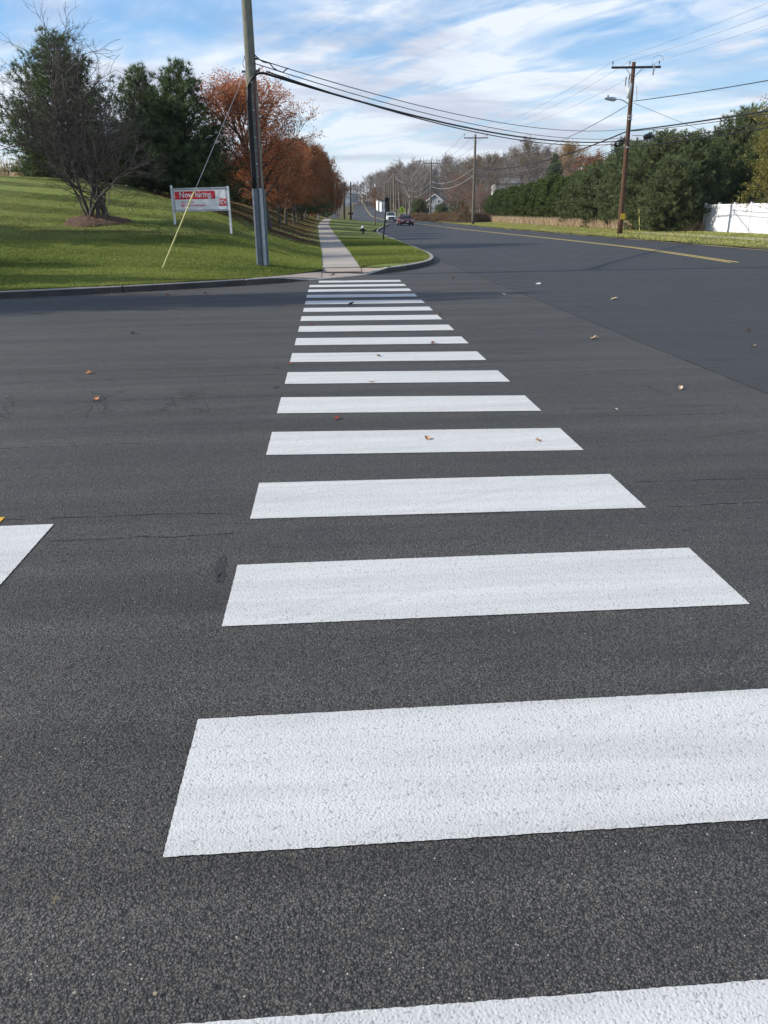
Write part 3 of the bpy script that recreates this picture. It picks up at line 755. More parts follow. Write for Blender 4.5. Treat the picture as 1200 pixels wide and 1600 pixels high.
# many-stemmed bare shrub
R = random.Random(21); segs = []; nodes = []
for i in range(12):
    az = i * 2.4 + R.uniform(-.3, .3); base = np.array([math.cos(az) * .30, math.sin(az) * .26, -.15]); an = R.uniform(.02, .30) if i % 4 else R.uniform(.35, .6)
    lp, ld = limb(segs, base, unit(perp_rot(np.array([0, 0, 1.]), an, az) + np.array([-.03, 0, 0])), R.uniform(4.2, 6.4) if i % 4 else R.uniform(3.2, 4.4), R.uniform(.050, .085) if i % 3 else .036, .007, 11, .11, .0, R)
    n2_ = 17
    for j in range(n2_):
        s = .20 + .80 * (j + R.random()) / n2_; k = min(int(s * 11), 10); fr = s * 11 - k; q = lp[k] * (1 - fr) + lp[k + 1] * fr
        L2 = R.uniform(1.3, 3.3) * (1.25 - .95 * s)
        sp, sd_ = limb(segs, q, perp_rot(ld[k], R.uniform(.55, 1.25), R.random() * 6.28), L2, .020 * (1.3 - s) + .005, .005, 6, .17, .035, R)
        for m in range(8):
            s2 = .15 + .85 * (m + R.random()) / 8; kk = min(int(s2 * 6), 5); fr = s2 * 6 - kk; q2 = sp[kk] * (1 - fr) + sp[kk + 1] * fr
            tp3, d3 = limb(segs, q2, perp_rot(sd_[kk], R.uniform(.4, 1.), R.random() * 6.28), (.35 + L2 * .32) * R.uniform(.5, 1.1), .0065, .004, 3, .18, .03, R)
            limb(segs, tp3[2], perp_rot(d3[2], R.uniform(.4, .9), R.random() * 6.28), R.uniform(.15, .45), .0045, .003, 2, .1, .05, R)
shrub = tree('bare_shrub', 'leafless many-stemmed shrub rising from a round mulch bed on the hill', 'shrub', (SH[0] + .1, SH[1], SH[2] + .05), 0, segs, nodes, M_shrub)
shrub.scale = (1.16, 1.0, 1.0)
# tiny brown leaves still hanging
# --- maples along the sidewalk
MG = 'row of maples between the hill and the sidewalk'
def mkeep(nd): return np.clip(1 - np.clip((nd[:, 2] - 3.5) / 9, 0, .30) , 0, 1)
sg, nd = deciduous(8.6, 3.5, 5, clear=.22, nl=36, n2=10, n3=7, trunk=.20, shape='oval', ang=(.95, .35), rise=.07, twig=.007)
MT1 = max(q_[2] for q_ in nd)
m1 = tree('maple_tree', 'largest red maple with thinning crown behind the near utility pole', 'maple tree', foot(419, 44), .5, sg, nd, M_bark, (M_maple, 9, .09, .13), MG, keep=mkeep)
sg, nd = deciduous(8.6, 3.7, 8, clear=.16, nl=32, n2=10, n3=6, trunk=.17, shape='round', ang=(1.05, .5), rise=.05, twig=.008)
MT2 = max(q_[2] for q_ in nd)
m2 = tree('maple_tree', 'second red-brown maple from the utility pole, thin trunk, beside the sidewalk', 'maple tree', foot(437, 56), .5, sg, nd, M_bark, (M_rust, 8, .11, .13), MG)
m1.scale = (1.03, 1.0, top_h(419, 104, 44) / MT1); m2.scale = (.66, .72, top_h(440, 214, 56) / MT2)
place(m1, foot(446, 63), 3.9, (.72, .75, top_h(446, 216, 63) / MT1), 'red maple behind the second one, its top half bare', MG)
for i, (px, Y, tp_, lab) in enumerate(((459, 70, 206, 'third maple trunk from the utility pole, brown leaves'), (466, 80, 214, 'maple just beyond the third trunk of the row'), (472, 90, 210, 'maple midway along the row beside the sidewalk'), (477, 100, 219, 'rust brown maple past the middle of the row'), (481, 111, 222, 'rust brown maple beside the small white marker post'), (487, 124, 228, 'maple whose crown hangs low near the bend of the sidewalk'), (494, 138, 236, 'last rust brown maple of the row'))):
    place(m2, foot(px, Y), 1.3 * i + .7, (.72 + .03 * i, .8, top_h(px, tp_, Y) / MT2), lab, MG)
# maple hedge-like tail reaching the ground
sg, nd = deciduous(7.5, 3.2, 12, clear=.03, nl=34, n2=9, n3=6, trunk=.12, shape='round', ang=(1.3, .4), rise=.03, twig=.008)
HT1 = max(q_[2] for q_ in nd)
h1 = tree('beech_tree', 'rust brown tree leafed to the ground at the end of the row', 'beech tree', foot(497, 122), .2, sg, nd, M_bark, (M_rust, 9, .13, .15), 'rust brown trees leafed to the ground')
h1.scale = (1, 1, top_h(500, 232, 122) / HT1)
place(h1, foot(505, 140), 2.2, (1.15, 1.15, top_h(505, 240, 140) / HT1), 'rust brown tree leafed to the ground in front of the tall spruce', 'rust brown trees leafed to the ground')

# --- right: arborvitae hedge
v0 = None
AG = 'hedge of arborvitae along the dry grass'
arb = conifer('arborvitae', 'nearest arborvitae of the hedge, wider than the others', 'arborvitae', foot(900, 88), 0, M_arbor, AG, H=5.0, R_=1.5, seed=9, prof='round', per=11, clump=10, nl=.22, wd=.03, whorl=.22, low=.0)
for i, (px, Y, s_) in enumerate(((925, 84, 1.05), (880, 95, .95), (862, 99, 1.0), (846, 104, .98), (830, 109, .93), (815, 115, .9), (801, 121, .92), (788, 127, .86), (777, 133, .88), (767, 140, .7))):
    place(arb, foot(px, Y), i * 1.7, (s_ * 1.15, s_ * 1.15, s_), ['arborvitae at the hedge end touching the cedars', 'second arborvitae after the widest one', 'third arborvitae after the widest one', 'bright arborvitae in the middle of the hedge', 'arborvitae left of the middle of the hedge', 'pointed arborvitae under the white house', 'narrow arborvitae below the white house wall', 'arborvitae near the far end of the hedge', 'last full-size arborvitae of the hedge', 'small rounded arborvitae that ends the hedge'][i], AG)
# --- right: cedars and pines behind the big pole
CG = 'evergreens behind the brown utility pole'
ced = conifer('cedar_tree', 'broad grey-green cedar right of the brown utility pole', 'cedar tree', foot(1025, 64), 0, M_cedar, CG, H=top_h(1012, 228, 64), R_=3.1, seed=14, prof='round', per=10, clump=13, nl=.26, wd=.022, whorl=.26, low=.0)
hc = ced.children[0]
CH = top_h(1012, 228, 64)
for i, (px, py, Y, r_, lab) in enumerate(((950, 262, 78, 3.3, 'cedar left of the brown utility pole'), (985, 240, 72, 3.0, 'cedar directly behind the brown utility pole'), (1070, 228, 62, 3.0, 'cedar between the yellow stake and the fence'), (1108, 208, 67, 3.0, 'taller cedar at the end of the white fence'), (1150, 196, 66, 3.3, 'tall cedar behind the white fence'), (1192, 182, 62, 3.3, 'tallest cedar behind the fence beside the yellowing tree'), (1240, 190, 60, 3.4, 'cedar behind the yellowing tree'), (915, 285, 86, 3.0, 'low cedar where the hedge meets the evergreens'), (1045, 262, 59, 2.2, 'short cedar in front beside the yellow stake'), (1066, 292, 60, 2.0, 'low bushy cedar just left of the white fence'))):
    hh = top_h(px, py, Y) / CH
    if i in (3, 5): place(pine1, foot(px, Y), i * 2.1 + 1, (r_ / 3.3, r_ / 3.3, top_h(px, py - 4, Y) / top_h(100, 56, 40.5)), lab.replace('cedar', 'pine'), CG)
    else: place(ced, foot(px, Y), i * 2.1 + 1, (r_ / 3.1, r_ / 3.1, hh), lab, CG)
spr = place(pine2, foot(962, 90), 1.0, (.9, .9, top_h(962, 213, 90) / top_h(300, 92, 41.5)), 'dark spruce top rising above the cedars left of the brown pole', CG)
sg, nd = deciduous(6.9, 2.9, 31, clear=.24, nl=30, n2=9, n3=6, trunk=.11, shape='round', ang=(1.3, .5), rise=-.02, twig=.006)
tree('yellowing_tree', 'bushy tree with yellow-olive leaves hanging over the white fence', 'tree', foot(1228, 50), .5, sg, nd, M_bark, (M_olive, 7, .10, .13))

# --- woods across the road
WG = 'bare woods behind the far side of the road'
sgA, ndA = deciduous(17, 6.2, 41, clear=.34, nl=20, n2=8, n3=5, trunk=.34, shape='vase', ang=(.9, .45), rise=.05, twig=.022, k3=2)
HA_ = max(q_[2] for q_ in ndA)
wA = tree('bare_tree', 'grey leafless tree in the woods across the road', 'bare tree', foot(640, 185), 0, sgA, ndA, M_twig, None, WG)
sgB, ndB = deciduous(18, 5.2, 43, clear=.38, nl=22, n2=8, n3=5, trunk=.30, shape='oval', ang=(.8, .4), rise=.06, twig=.022, k3=2)
HB_ = max(q_[2] for q_ in ndB)
wB = tree('bare_tree', 'narrow leafless tree in the woods across the road', 'bare tree', foot(700, 185), 0, sgB, ndB, M_twig, None, WG)
wC = tree('oak_tree', 'oak with sparse brown leaves in the woods across the road', 'oak tree', foot(820, 170), 0, sgB, ndB, M_twig, (M_oak, 2, .24, .35), WG, keep=lambda n_: np.full(len(n_), .6))
wD = tree('oak_tree', 'oak still holding rust brown leaves in the woods across the road', 'oak tree', foot(740, 150), 0, sgA, ndA, M_twig, (M_rust, 3, .22, .35), WG, keep=lambda n_: np.full(len(n_), .7))
wG = tree('golden_tree', 'airy tree with golden leaves at the right end of the woods', 'golden tree', foot(884, 150), 0, sgB, ndB, M_twig, (M_gold, 4, .22, .35), WG, keep=lambda n_: np.clip((n_[:, 2] - 7) / 8, .10, .9))
HB, HA = HB_ * .97, HA_ * .97
wG.scale = (1, 1, top_h(884, 224, 150) / HB)
wA.scale = (1, 1, top_h(640, 246, 185) / HA); wB.scale = (1, 1, top_h(700, 240, 185) / HB)
wC.scale = (1, 1, top_h(820, 216, 170) / HB); wD.scale = (.6, .6, top_h(740, 300, 150) / HA)
R = random.Random(5)
tops = lambda px: float(I(px, [560, 585, 600, 620, 650, 690, 720, 760, 800, 850, 890, 930], [298, 294, 274, 259, 252, 251, 249, 243, 232, 230, 234, 250]))
spots = []
def clear_of_road(px, Y): 
    Y = max(Y, (float(road_c(Y)) + 11 + R.uniform(0, 6)) / ((px - 512) / F_PX))
    return max(Y, R.uniform(312, 335)) if 664 < px < 702 else (max(Y, R.uniform(270, 290)) if px > 868 else (max(Y, R.uniform(226, 250)) if 776 < px < 842 else Y))
for px in range(600, 893, 11): q = px + R.uniform(-4, 4); spots.append((q, clear_of_road(q, R.uniform(165, 200)), 0))
for px in range(604, 893, 12): q = px + R.uniform(-5, 5); spots.append((q, clear_of_road(q, R.uniform(215, 275)), -4))
for px in range(612, 893, 14): q = px + R.uniform(-5, 5); spots.append((q, clear_of_road(q, R.uniform(285, 340)), 6))
for px in (648, 656, 704, 712, 722, 736, 748, 760): q = px + R.uniform(-3, 3); spots.append((q, clear_of_road(q, R.uniform(150, 160)), 45))
for i, (px, Y, dy) in enumerate(spots):
    k = R.random(); src, hh = (wA, HA) if k < .42 else ((wB, HB) if k < .72 else (wC, HB))
    if dy > 20: src, hh = (wD, HA) if k < .45 else (wA, HA)
    s_ = top_h(px, tops(px) + dy + R.uniform(-4, 12), Y) / hh; q = R.uniform(.8, 1.1) * (.6 if dy > 20 else 1)
    if px > 770: q *= .8
    mark = [(607, 'left end of the woods'), (622, 'above the white car'), (634, 'above the crossing sign'), (646, 'right of the slender pole'), (658, 'left of the small shed'), (668, 'above the small shed'), (680, 'behind the shed pole'), (692, 'above the grey-roofed house'), (706, 'right of the grey-roofed house'), (722, 'between the house and the grass-strip pole'), (738, 'just left of the grass-strip pole'), (752, 'just right of the grass-strip pole'), (768, 'above the small rounded arborvitae'), (786, 'left of the white house'), (806, 'above the white house'), (826, 'right of the white house'), (846, 'left of the big dark pine'), (868, 'beside the big dark pine'), (910, 'beside the golden tree')]
    lm = next(t_ for e_, t_ in mark if px < e_); dep = 'front row' if dy > 20 else ('back row' if Y > 203 else 'middle row')
    kind = {id(wA): 'spreading grey leafless tree', id(wB): 'narrow leafless tree', id(wC): 'oak with sparse brown leaves', id(wD): 'oak with rust brown leaves'}[id(src)]
    place(src, foot(px, Y), R.random() * 6.28, (q, q, max(s_, .3)), '%s, %s, %s' % (kind, lm, dep), WG)
# dark pine in the woods and the orange maple behind the houses
place(pine2, foot(862, 140), 0, (.9, .9, top_h(856, 238, 140) / top_h(300, 92, 41.5)), 'big dark pine among the bare trees behind the white house', 'evergreens in the woods')
place(pine2, foot(846, 165), 1.4, (.8, .8, 1.0), 'dark pine left of the big pine in the woods', 'evergreens in the woods')
sg, nd = deciduous(8.5, 4.2, 51, clear=.1, nl=22, n2=8, n3=5, trunk=.16, shape='round', ang=(1., .5), rise=.04, twig=.015)
om = tree('orange_maple', 'orange maple behind the grey gabled roof', 'maple tree', foot(925, 118), 0, sg, nd, M_twig, (M_orange, 7, .20, .28)); om.scale = (1, 1, top_h(925, 262, 118) / 8.6)
# low brown brush in front of the woods
sg, nd = deciduous(1.5, 1.5, 61, clear=.0, nl=26, n2=7, n3=4, trunk=.03, shape='round', ang=(1.4, .5), rise=0, twig=.010)
br = tree('brush', 'nearest clump of brown brush behind the third utility pole', 'bush', foot(728, 124), 0, sg, nd, M_twig, (M_oak, 4, .10, .10), 'brown brush at the edge of the woods')
for i in range(22):
    px = 640 + i * 5.2; Y = 165 - i * 1.9
    place(br, foot(px, Y), i * 1.1, (1.2, 1.2, R.uniform(.36, .60)), 'low brown brush in front of the woods, left of the third utility pole', 'brown brush at the edge of the woods')
for i in range(30):
    px = 598 + i * 10.5 + R.uniform(-3, 3); Y = R.uniform(345, 370)
    Y = max(Y, (float(road_c(Y)) + 14) / ((px - 512) / F_PX))
    place(br, foot(px, Y), i * 1.1, (7, 5, R.uniform(2.0, 3.6)), 'tall brown thicket closing the woods, %s, %s' % (['at their far left', 'left of the yellow sign', 'over the yellow sign', 'left of the shed', 'over the shed', 'over the house', 'right of the house', 'by the grass-strip pole', 'over the small arborvitae', 'over the hedge'][min(9, i // 3)], ['left clump', 'middle clump', 'right clump'][i % 3]), 'thicket behind the bare woods')
for i, px in enumerate((100, 115, 130, 175, 215, 255, 325)):
    place(pine1, foot(px, 52 + (i % 3) * 2), i * 1.3, (.8, .8, .42), ['low pine thicket at the hilltop left edge', 'low pine filling behind the large pine, left', 'low pine filling behind the large pine, right', 'low pine behind the right side of the shrub', 'low pine between the shrub and the pointed pines', 'low pine left of the banner at the hilltop', 'low pine just over the banner'][i], PG)
for i, px in enumerate((774, 789, 806, 824, 838, 850, 864, 878)):
    place(br, foot(px, 186 + 3 * (i % 3)), i * 1.3, (2.6, 2.0, [1.7, .9, 1.9, 1.7, 1.8, 2.8, 2.6, 2.2][i]), 'brown bush between the hedge and the white house, %s' % ['at its left corner', 'under its left windows', 'before its middle', 'before its right windows', 'at its right corner', 'left of the dark pine', 'at the foot of the dark pine', 'under the golden tree'][i], 'brown bushes between the hedge and the white house')
for i, (px, t_) in enumerate(((787, 'left'), (812, 'middle'), (831, 'right'))):
    place(wB, foot(px, 184 + 5 * i), i * 2.2, (.75, .75, top_h(px, 236, 184) / HB), 'slim leafless tree standing before the white house, %s of three' % t_, WG)
for px, Y, s_ in ((655, 190, 2.1), (690, 175, 1.6), (716, 165, 1.9)):
    place(ced, foot(px, Y), 1., (s_ * .32, s_ * .32, s_ * .26), {655: 'rounded evergreen bush left of the small shed', 690: 'rounded evergreen bush in front of the distant house', 716: 'rounded evergreen bush right of the distant house'}[px], 'foundation bushes')
bb = place(wD, foot(712, 168), 2., (.62, .62, .42), 'low rust brown oak right of the distant grey-roofed house', WG)

# far hill wood beyond the end of the road
FG = 'distant woods at the end of the road'
for i in range(46):
    px = R.uniform(520, 625); Y = R.uniform(330, 620)
    x = at(px, 320, Y)[0]
    if abs(x - float(road_c(Y))) < 11: x = float(road_c(Y)) + (13 if px > 560 else -13) * R.uniform(1, 1.6)
    src = wA if i % 3 else wC; z = zg(x, Y)
    tp = float(I(px, [515, 545, 560, 580, 600, 625], [283, 289, 286, 275, 270, 262])) + R.uniform(-2, 10)
    s_ = max(.35, (float(at(px, tp, Y)[2]) - z) / 17)
    place(src, (x, Y, z - .2), R.random() * 6.28, (s_ * 1.1, s_ * 1.1, s_), '%s %s, %s' % ('bare tree' if i % 3 else 'grey spreading tree', 'left of the rising road' if x < float(road_c(Y)) else 'right of the rising road', 'near its foot' if Y < 410 else ('halfway up' if Y < 520 else 'near the hilltop')), FG)
for i in range(26):
    px = 505 + i * 4.6 + R.uniform(-2, 2); Y = R.uniform(670, 740); x = at(px, 320, Y)[0]; z = zg(x, Y)
    s_ = max(.5, (float(at(px, float(I(px, [505, 545, 560, 580, 600, 625], [287, 291, 288, 277, 272, 266])) + R.uniform(-2, 6), Y)[2]) - z) / 17)
    place(wC if i % 3 else wA, (x, Y, z - .3), R.random() * 6.28, (s_ * 1.2, s_ * 1.2, s_), 'bare tree on the skyline behind the end of the road, %s' % ['above the maple row', 'above the left street pole', 'above the middle street pole', 'above the right street pole', 'left above the hilltop', 'above the hilltop buildings', 'right above the hilltop', 'above the halfway poles', 'above the dark sign'][min(8, i // 3)], FG)
for i in range(16):
    px = R.uniform(512, 556); Y = R.uniform(190, 300); x = min(at(px, 320, Y)[0], float(road_c(Y)) - 9); z = zg(x, Y)
    s_ = (float(at(px, 285 + R.uniform(0, 22), Y)[2]) - z) / 17
    place(wA if i % 2 else wC, (x, Y, z - .2), R.random() * 6.28, (s_, s_, s_), 'bare tree left of the far road, %s, %s' % ('behind the left street pole' if px < 527 else 'between the left two street poles' if px < 538 else 'between the right two street poles' if px < 548 else 'just right of the street poles', 'nearer' if Y < 225 else 'middle depth' if Y < 260 else 'farther off'), 'trees left of the far road')

# ------------------------------------------------------------------ grass, litter
def blades(name, pts, h, wd, mat, tint_mu, tint_sd, lean=.35, zoff=-.005, parent=None, label=None):
    n = len(pts); a = RN.uniform(0, 2 * np.pi, n); s = np.stack([np.cos(a), np.sin(a), np.zeros(n)], 1)
    hh = h * RN.uniform(.5, 1.3, (n, 1)); wv = wd * RN.uniform(.6, 1.4, (n, 1))
    tip = pts + np.concatenate([RN.normal(0, lean, (n, 2)) * hh, hh], 1); base = pts + np.array([0, 0, zoff])
    v = np.stack([base - s * wv, base + s * wv, tip], 1).reshape(-1, 3)
    tint = np.clip(RN.normal(tint_mu, tint_sd, n), 0, 1)
    return obj(name, v, np.arange(n * 3).reshape(n, 3), mat, parent, False, tint, kind='stuff', label=label, category='grass' if label else None)
def sample_left(n, x0, x1, v0, v1):
    x = RN.uniform(x0, x1, n); b0 = K(x) + .17 + I(x, [-2.0, -.22], [0, 1.6]); y = b0 + v0 + (v1 - v0) * RN.random(n)
    ok = x < SL(y) - .02; x, y = x[ok], y[ok]; return np.stack([x, y, T(x, y) + .01], 1)
def sample_isl(n, y0, y1):
    y = RN.uniform(y0, y1, n); a = SL(y) + SW + .02; b_ = KX(y) - .17 - .4 * np.clip(27 - y, 0, 3); t = RN.random(n); ok = b_ > a + .1
    y, a, b_, t = y[ok], a[ok], b_[ok], t[ok]; x = a + (b_ - a) * t; tt = (x - a) / (KX(y) - a)
    return np.stack([x, y, s_z(y) * (1 - tt) + (road_z(y) + .15) * tt + .02 * np.sin(tt * np.pi)], 1)
P = np.concatenate([sample_left(150000, -12, -.2, 0, 9), sample_left(60000, -14, -.2, 9, 18)])
tw = np.sin(P[:, 1] * 1.05 + P[:, 0] * .15) * .10 + np.sin(P[:, 0] * .7 + 2) * np.sin(P[:, 1] * .5) * .13
blades('lawn_grass', P, .045, .009, M_blade, .38 + tw, .17, label='short mown grass covering the hill beside the sidewalk')
P = sample_isl(90000, 24.3, 50)
blades('lawn_grass', P, .045, .010, M_blade, .42 + np.sin(P[:, 1] * .9) * .12, .17, label='short mown grass between the sidewalk and the kerb')
# a ragged fringe of longer blades hanging over the kerb's back edge
x = RN.uniform(-12, -2, 9000); y = K(x) + .155 + RN.uniform(0, .03, 9000)
blades('grass_fringe', np.stack([x, y, T(x, y) + .02], 1), .055, .006, M_blade, .45, .2, .7, label='longer blades of grass along the top of the left kerb')
# right verge and tall straw
n = 60000; x = RN.uniform(18.1, 27, n); y = RN.uniform(34, 120, n)
blades('verge_grass', np.stack([x, y, T(x, y) + .02], 1), .09, .03, M_blade, .80 + np.sin(x * 2) * .12, .2, .5, label='patchy dry green grass along the far road edge')
n = 42000; y = RN.uniform(58, 150, n); x = RN.uniform(0, 1, n) ** 1.2 * 4.2 + I(y, [58, 70, 110, 150], [25.5, 25, 24.6, 25.2]); 
blades('tall_dry_grass', np.stack([x, y, T(x, y)], 1), .78, .035, M_straw, .62, .22, .22, label='band of tall tan dry grass in front of the hedge')
n = 5000; x = RN.uniform(-42, -17.5, n); y = RN.uniform(52, 75, n)
blades('tall_dry_grass', np.stack([x, y, T(x, y)], 1), 1.3, .05, M_straw, .4, .25, .25, label='tall tan grass at the top of the hill, left edge')
def litter(name, P, size, tint_mu, label, parent=None):
    v, f = leaves_np(P, 1, size, .0, RN, .0); v = v.reshape(-1, 4, 3); c = v.mean(1, keepdims=True); v = c + (v - c) * np.array([1, 1, .25]); v[..., 2] += .02
    obj(name, v.reshape(-1, 3), f, M_litter, parent, False, np.clip(RN.normal(tint_mu, .25, len(f)), 0, 1), kind='stuff', label=label, category='leaves')
n = 130000; y = 35 + 90 * RN.random(n) ** 1.3; x = SL(y) - RN.uniform(0.05, 7.5, n) 
dens = .5 + .5 * np.sin(y * .8 + x * .6); ok = (x < SL(y) - .05) & (RN.random(n) < np.clip((y - 36) / 4, 0, 1) * (.08 + .75 * dens ** 1.5) * np.clip((SL(y) - x) / 1.5 + .25, 0, 1)); x, y = x[ok], y[ok]
litter('leaf_litter', np.stack([x, y, T(x, y) + .02], 1), .12, .30, 'brown fallen leaves under the row of maples')
y = RN.uniform(36, 70, 500); x = SL(y) + RN.uniform(0, SW, 500) ** 1.0; ok = RN.random(500) < np.abs(x - SL(y) - .6) * 1.2; x, y = x[ok], y[ok]
litter('leaf_litter', np.stack([x, y, s_z(y) + .01], 1), .07, .3, 'few brown leaves blown along the sidewalk edges')
P = np.concatenate([sample_left(420, -12, -.3, .1, 22), sample_isl(130, 24.5, 60)]); litter('leaf_litter', P + np.array([0, 0, .03]), .09, .95, 'scattered pale leaves lying on the mown grass')
x = RN.uniform(-14, 2.2, 260); y = K(x) - RN.gamma(1.3, .10, 260) - .02; litter('leaf_litter', np.stack([x, y, 0 * x - .010], 1), .055, .35, 'bits of brown leaf gathered in the gutter along the kerb')
x = RN.uniform(4.3, 9, 60); y = RN.uniform(26, 40, 60); litter('leaf_litter', np.stack([x, y, 0 * x - .012], 1), .06, .8, 'pale leaf scraps on the main road near the kerb corner')

# ------------------------------------------------------------------ fallen leaves one by one
def leaf_mesh(name, size, kind, col, curl):
    m = simple('leaf ' + name, col, .7, .25, 30)
    n = 15; v = [(0, 0, .004)]
    for i in range(n):
        a = 2 * math.pi * i / n; r = .5 * (1.0 if kind == 'oval' else (1 if i % 3 == 0 else .55)) * (1 if kind != 'oval' else (.55 + .45 * abs(math.cos(a))))
        x, y = math.cos(a) * r * size, math.sin(a) * r * size
        v.append((x, y, .003 + curl * size * (2.2 * (y / size) ** 2 + .6 * (x / size)) + abs(curl) * size * .2))
    f = [(0, 1 + i, 1 + (i + 1) % n) for i in range(n)]
    k = len(v); v += [(-.5 * size, -.01 * size, .004), (-.5 * size, .01 * size, .004), (-.95 * size, .02 * size, .006)]; f.append((k, k + 1, k + 2))
    return v, f, m
LV = [(527, 655, .085, 'maple', (.30, .035, .02), .3, 'dark red maple leaf between two crosswalk bars'),
      (668, 687, .075, 'oval', (.40, .25, .15), .5, 'tan curled leaf in the middle of a white crosswalk bar'),
      (841, 690, .075, 'maple', (.50, .24, .09), .4, 'orange leaf near the right end of a white crosswalk bar'),
      (590, 557, .10, 'oval', (.40, .27, .18), .5, 'tan curled leaf on a white bar far along the crosswalk'),
      (580, 597, .08, 'oval', (.50, .36, .28), .1, 'flat pinkish leaf on the lower rim of a crosswalk bar'),
      (677, 537, .12, 'maple', (.18, .06, .03), .4, 'dark brown leaf on the lower rim of a bar'),
      (452, 569, .09, 'maple', (.22, .06, .03), .3, 'small red leaf at the left end of a crosswalk bar'),
      (487, 508, .11, 'maple', (.35, .05, .03), .3, 'flat red leaf left on the far crosswalk bars'),
      (686, 492, .12, 'maple', (.50, .33, .07), .5, 'yellow leaf at the right tip of a far crosswalk bar'),
      (549, 476, .16, 'oval', (.05, .035, .025), .6, 'dark shrivelled leaf on a shaded crosswalk bar'),
      (140, 584, .12, 'maple', (.52, .22, .08), .4, 'orange leaf on the left asphalt, the farther of two'),
      (150, 625, .10, 'maple', (.52, .20, .08), .35, 'orange leaf on the left asphalt, the nearer of two'),
      (262, 462, .19, 'maple', (.42, .15, .06), .5, 'orange leaf just off the left kerb in the shade'),
      (320, 459, .14, 'oval', (.45, .30, .16), .4, 'small tan leaf right of the orange one by the kerb'),
      (928, 530, .15, 'maple', (.50, .34, .20), .45, 'large tan leaf on the asphalt right of the crosswalk'),
      (1063, 608, .075, 'oval', (.55, .42, .28), .6, 'curled pale leaf on the asphalt near the seam'),
      (963, 641, .04, 'oval', (.50, .44, .36), .5, 'tiny pale leaf scrap on the right asphalt'),
      (1168, 517, .14, 'maple', (.56, .34, .14), .45, 'orange-tan leaf on the darker road, the farther of a pair'),
      (1176, 542, .10, 'maple', (.50, .38, .24), .4, 'pale tan leaf on the darker road, the nearer of a pair'),
      (960, 468, .17, 'oval', (.50, .38, .24), .4, 'tan leaf on the main road right of the seam'),
      (841, 444, .22, 'oval', (.55, .52, .46), .2, 'pale flat scrap on the main road'),
      (787, 461, .12, 'oval', (.50, .42, .34), .4, 'small pale leaf beside the far crosswalk bars'),
      (707, 435, .18, 'maple', (.55, .30, .12), .4, 'orange leaf on the asphalt beyond the crosswalk end'),
      (208, 522, .13, 'oval', (.20, .24, .30), .5, 'grey-blue scrap on the left asphalt'),
      (520, 431, .22, 'maple', (.10, .05, .03), .5, 'dark leaf on the concrete ramp'),
      (243, 1556, .016, 'maple', (.36, .28, .18), .1, 'tiny tan leaf crumb on the nearest asphalt, left side'),
      (117, 1555, .014, 'maple', (.36, .31, .24), .1, 'tiny pale crumb on the nearest asphalt by the lower left')]
for i, (px, py, s_, kd, col, cu, lab) in enumerate(LV):
    p = on_ground(px, py) if py < 432 and px < 560 else EYEP + ray(px, py) * (EYE / -ray(px, py)[2])
    v, f, m = leaf_mesh(str(i), s_ * .85, kd, col, cu)
    o = obj('fallen_leaf', v, f, m, None, False, label=lab, category='leaf', group='fallen leaves on the asphalt')
    o.location = (float(p[0]), float(p[1]), float(p[2]) + .005); o.rotation_euler = (0, 0, i * 1.3 + .4)

# ------------------------------------------------------------------ utility poles
def interp_pole(b, t, n=9): return [tuple(np.array(b) * (1 - i / (n - 1)) + np.array(t) * i / (n - 1)) for i in range(n)]
def up_at(b, t, z): k = (z - b[2]) / (t[2] - b[2]); return np.array(b) + (np.array(t) - np.array(b)) * k
# pole 1 (near, beside the side road kerb)
b1 = on_ground(411, 415); t1 = at(385, 0, b1[1]); t1 = b1 + (t1 - b1) * 1.55
p1 = thing('utility_pole', 'near grey-green wooden utility pole with steel riser guards at its foot', 'utility pole', b1)
rel = lambda q: tuple(np.array(q, float) - b1)
MB().tube([rel(q) for q in interp_pole(b1 - np.array([0, 0, .3]), t1)], list(np.linspace(.165, .115, 9)), 20).make('pole', M_pole_new, p1, True)
hz = float(at(402, 295, b1[1])[2])
def guard(dx, dy, r, z1, mat, name):
    mb = MB(); q0, q1 = up_at(b1, t1, b1[2] - .1), up_at(b1, t1, z1); prof = [(-r, .0), (-r * .9, -r * .9), (-r * .4, -r * 1.3), (r * .4, -r * 1.3), (r * .9, -r * .9), (r, 0)]
    v = [(q[0] - b1[0] + dx + a, q[1] - b1[1] + dy + c, q[2] - b1[2]) for q in (q0, q1) for a, c in prof]
    f = [(i, i + 1, i + 7, i + 6) for i in range(5)] + [(6, 7, 8, 9, 10, 11)]
    return mb.add(v, f).make(name, mat, p1)
guard(-.085, -.135, .085, hz, M_steel, 'riser_guard'); guard(.075, -.135, .052, hz, M_steel_l, 'riser_guard'); guard(.15, -.075, .045, hz - .02, M_steel_g, 'riser_guard')
# black cables running up above the guards and bending into the span
A1 = at(411, 114, b1[1] - .1)
def off_pole(z, dx, dy): return up_at(b1, t1, z) - b1 + np.array([dx, dy, 0])
zt = float(at(400, 118, b1[1])[2])
for k, (dx, r_) in enumerate(((-.125, .030), (-.085, .028), (-.048, .026))):
    path = [off_pole(z, dx, -.16) for z in np.linspace(hz - .1, zt - .75, 6)] + [off_pole(zt - .35, dx * .9 , -.16), off_pole(zt - .1, dx * .3 + .03, -.18), off_pole(zt + .02, .15 + .02 * k, -.15), (A1 - b1)]
    MB().tube(path, r_, 8).make('riser_cable', M_cable, p1, True)
path = [off_pole(z, .085, -.15) for z in np.linspace(hz - .1, zt - .4, 6)] + [off_pole(zt - .12, .10, -.16), off_pole(zt + .08, .16, -.13), off_pole(zt + .16, .26, -.1)]
MB().tube(path, .018, 8).make('riser_cable', M_cable_r, p1, True)
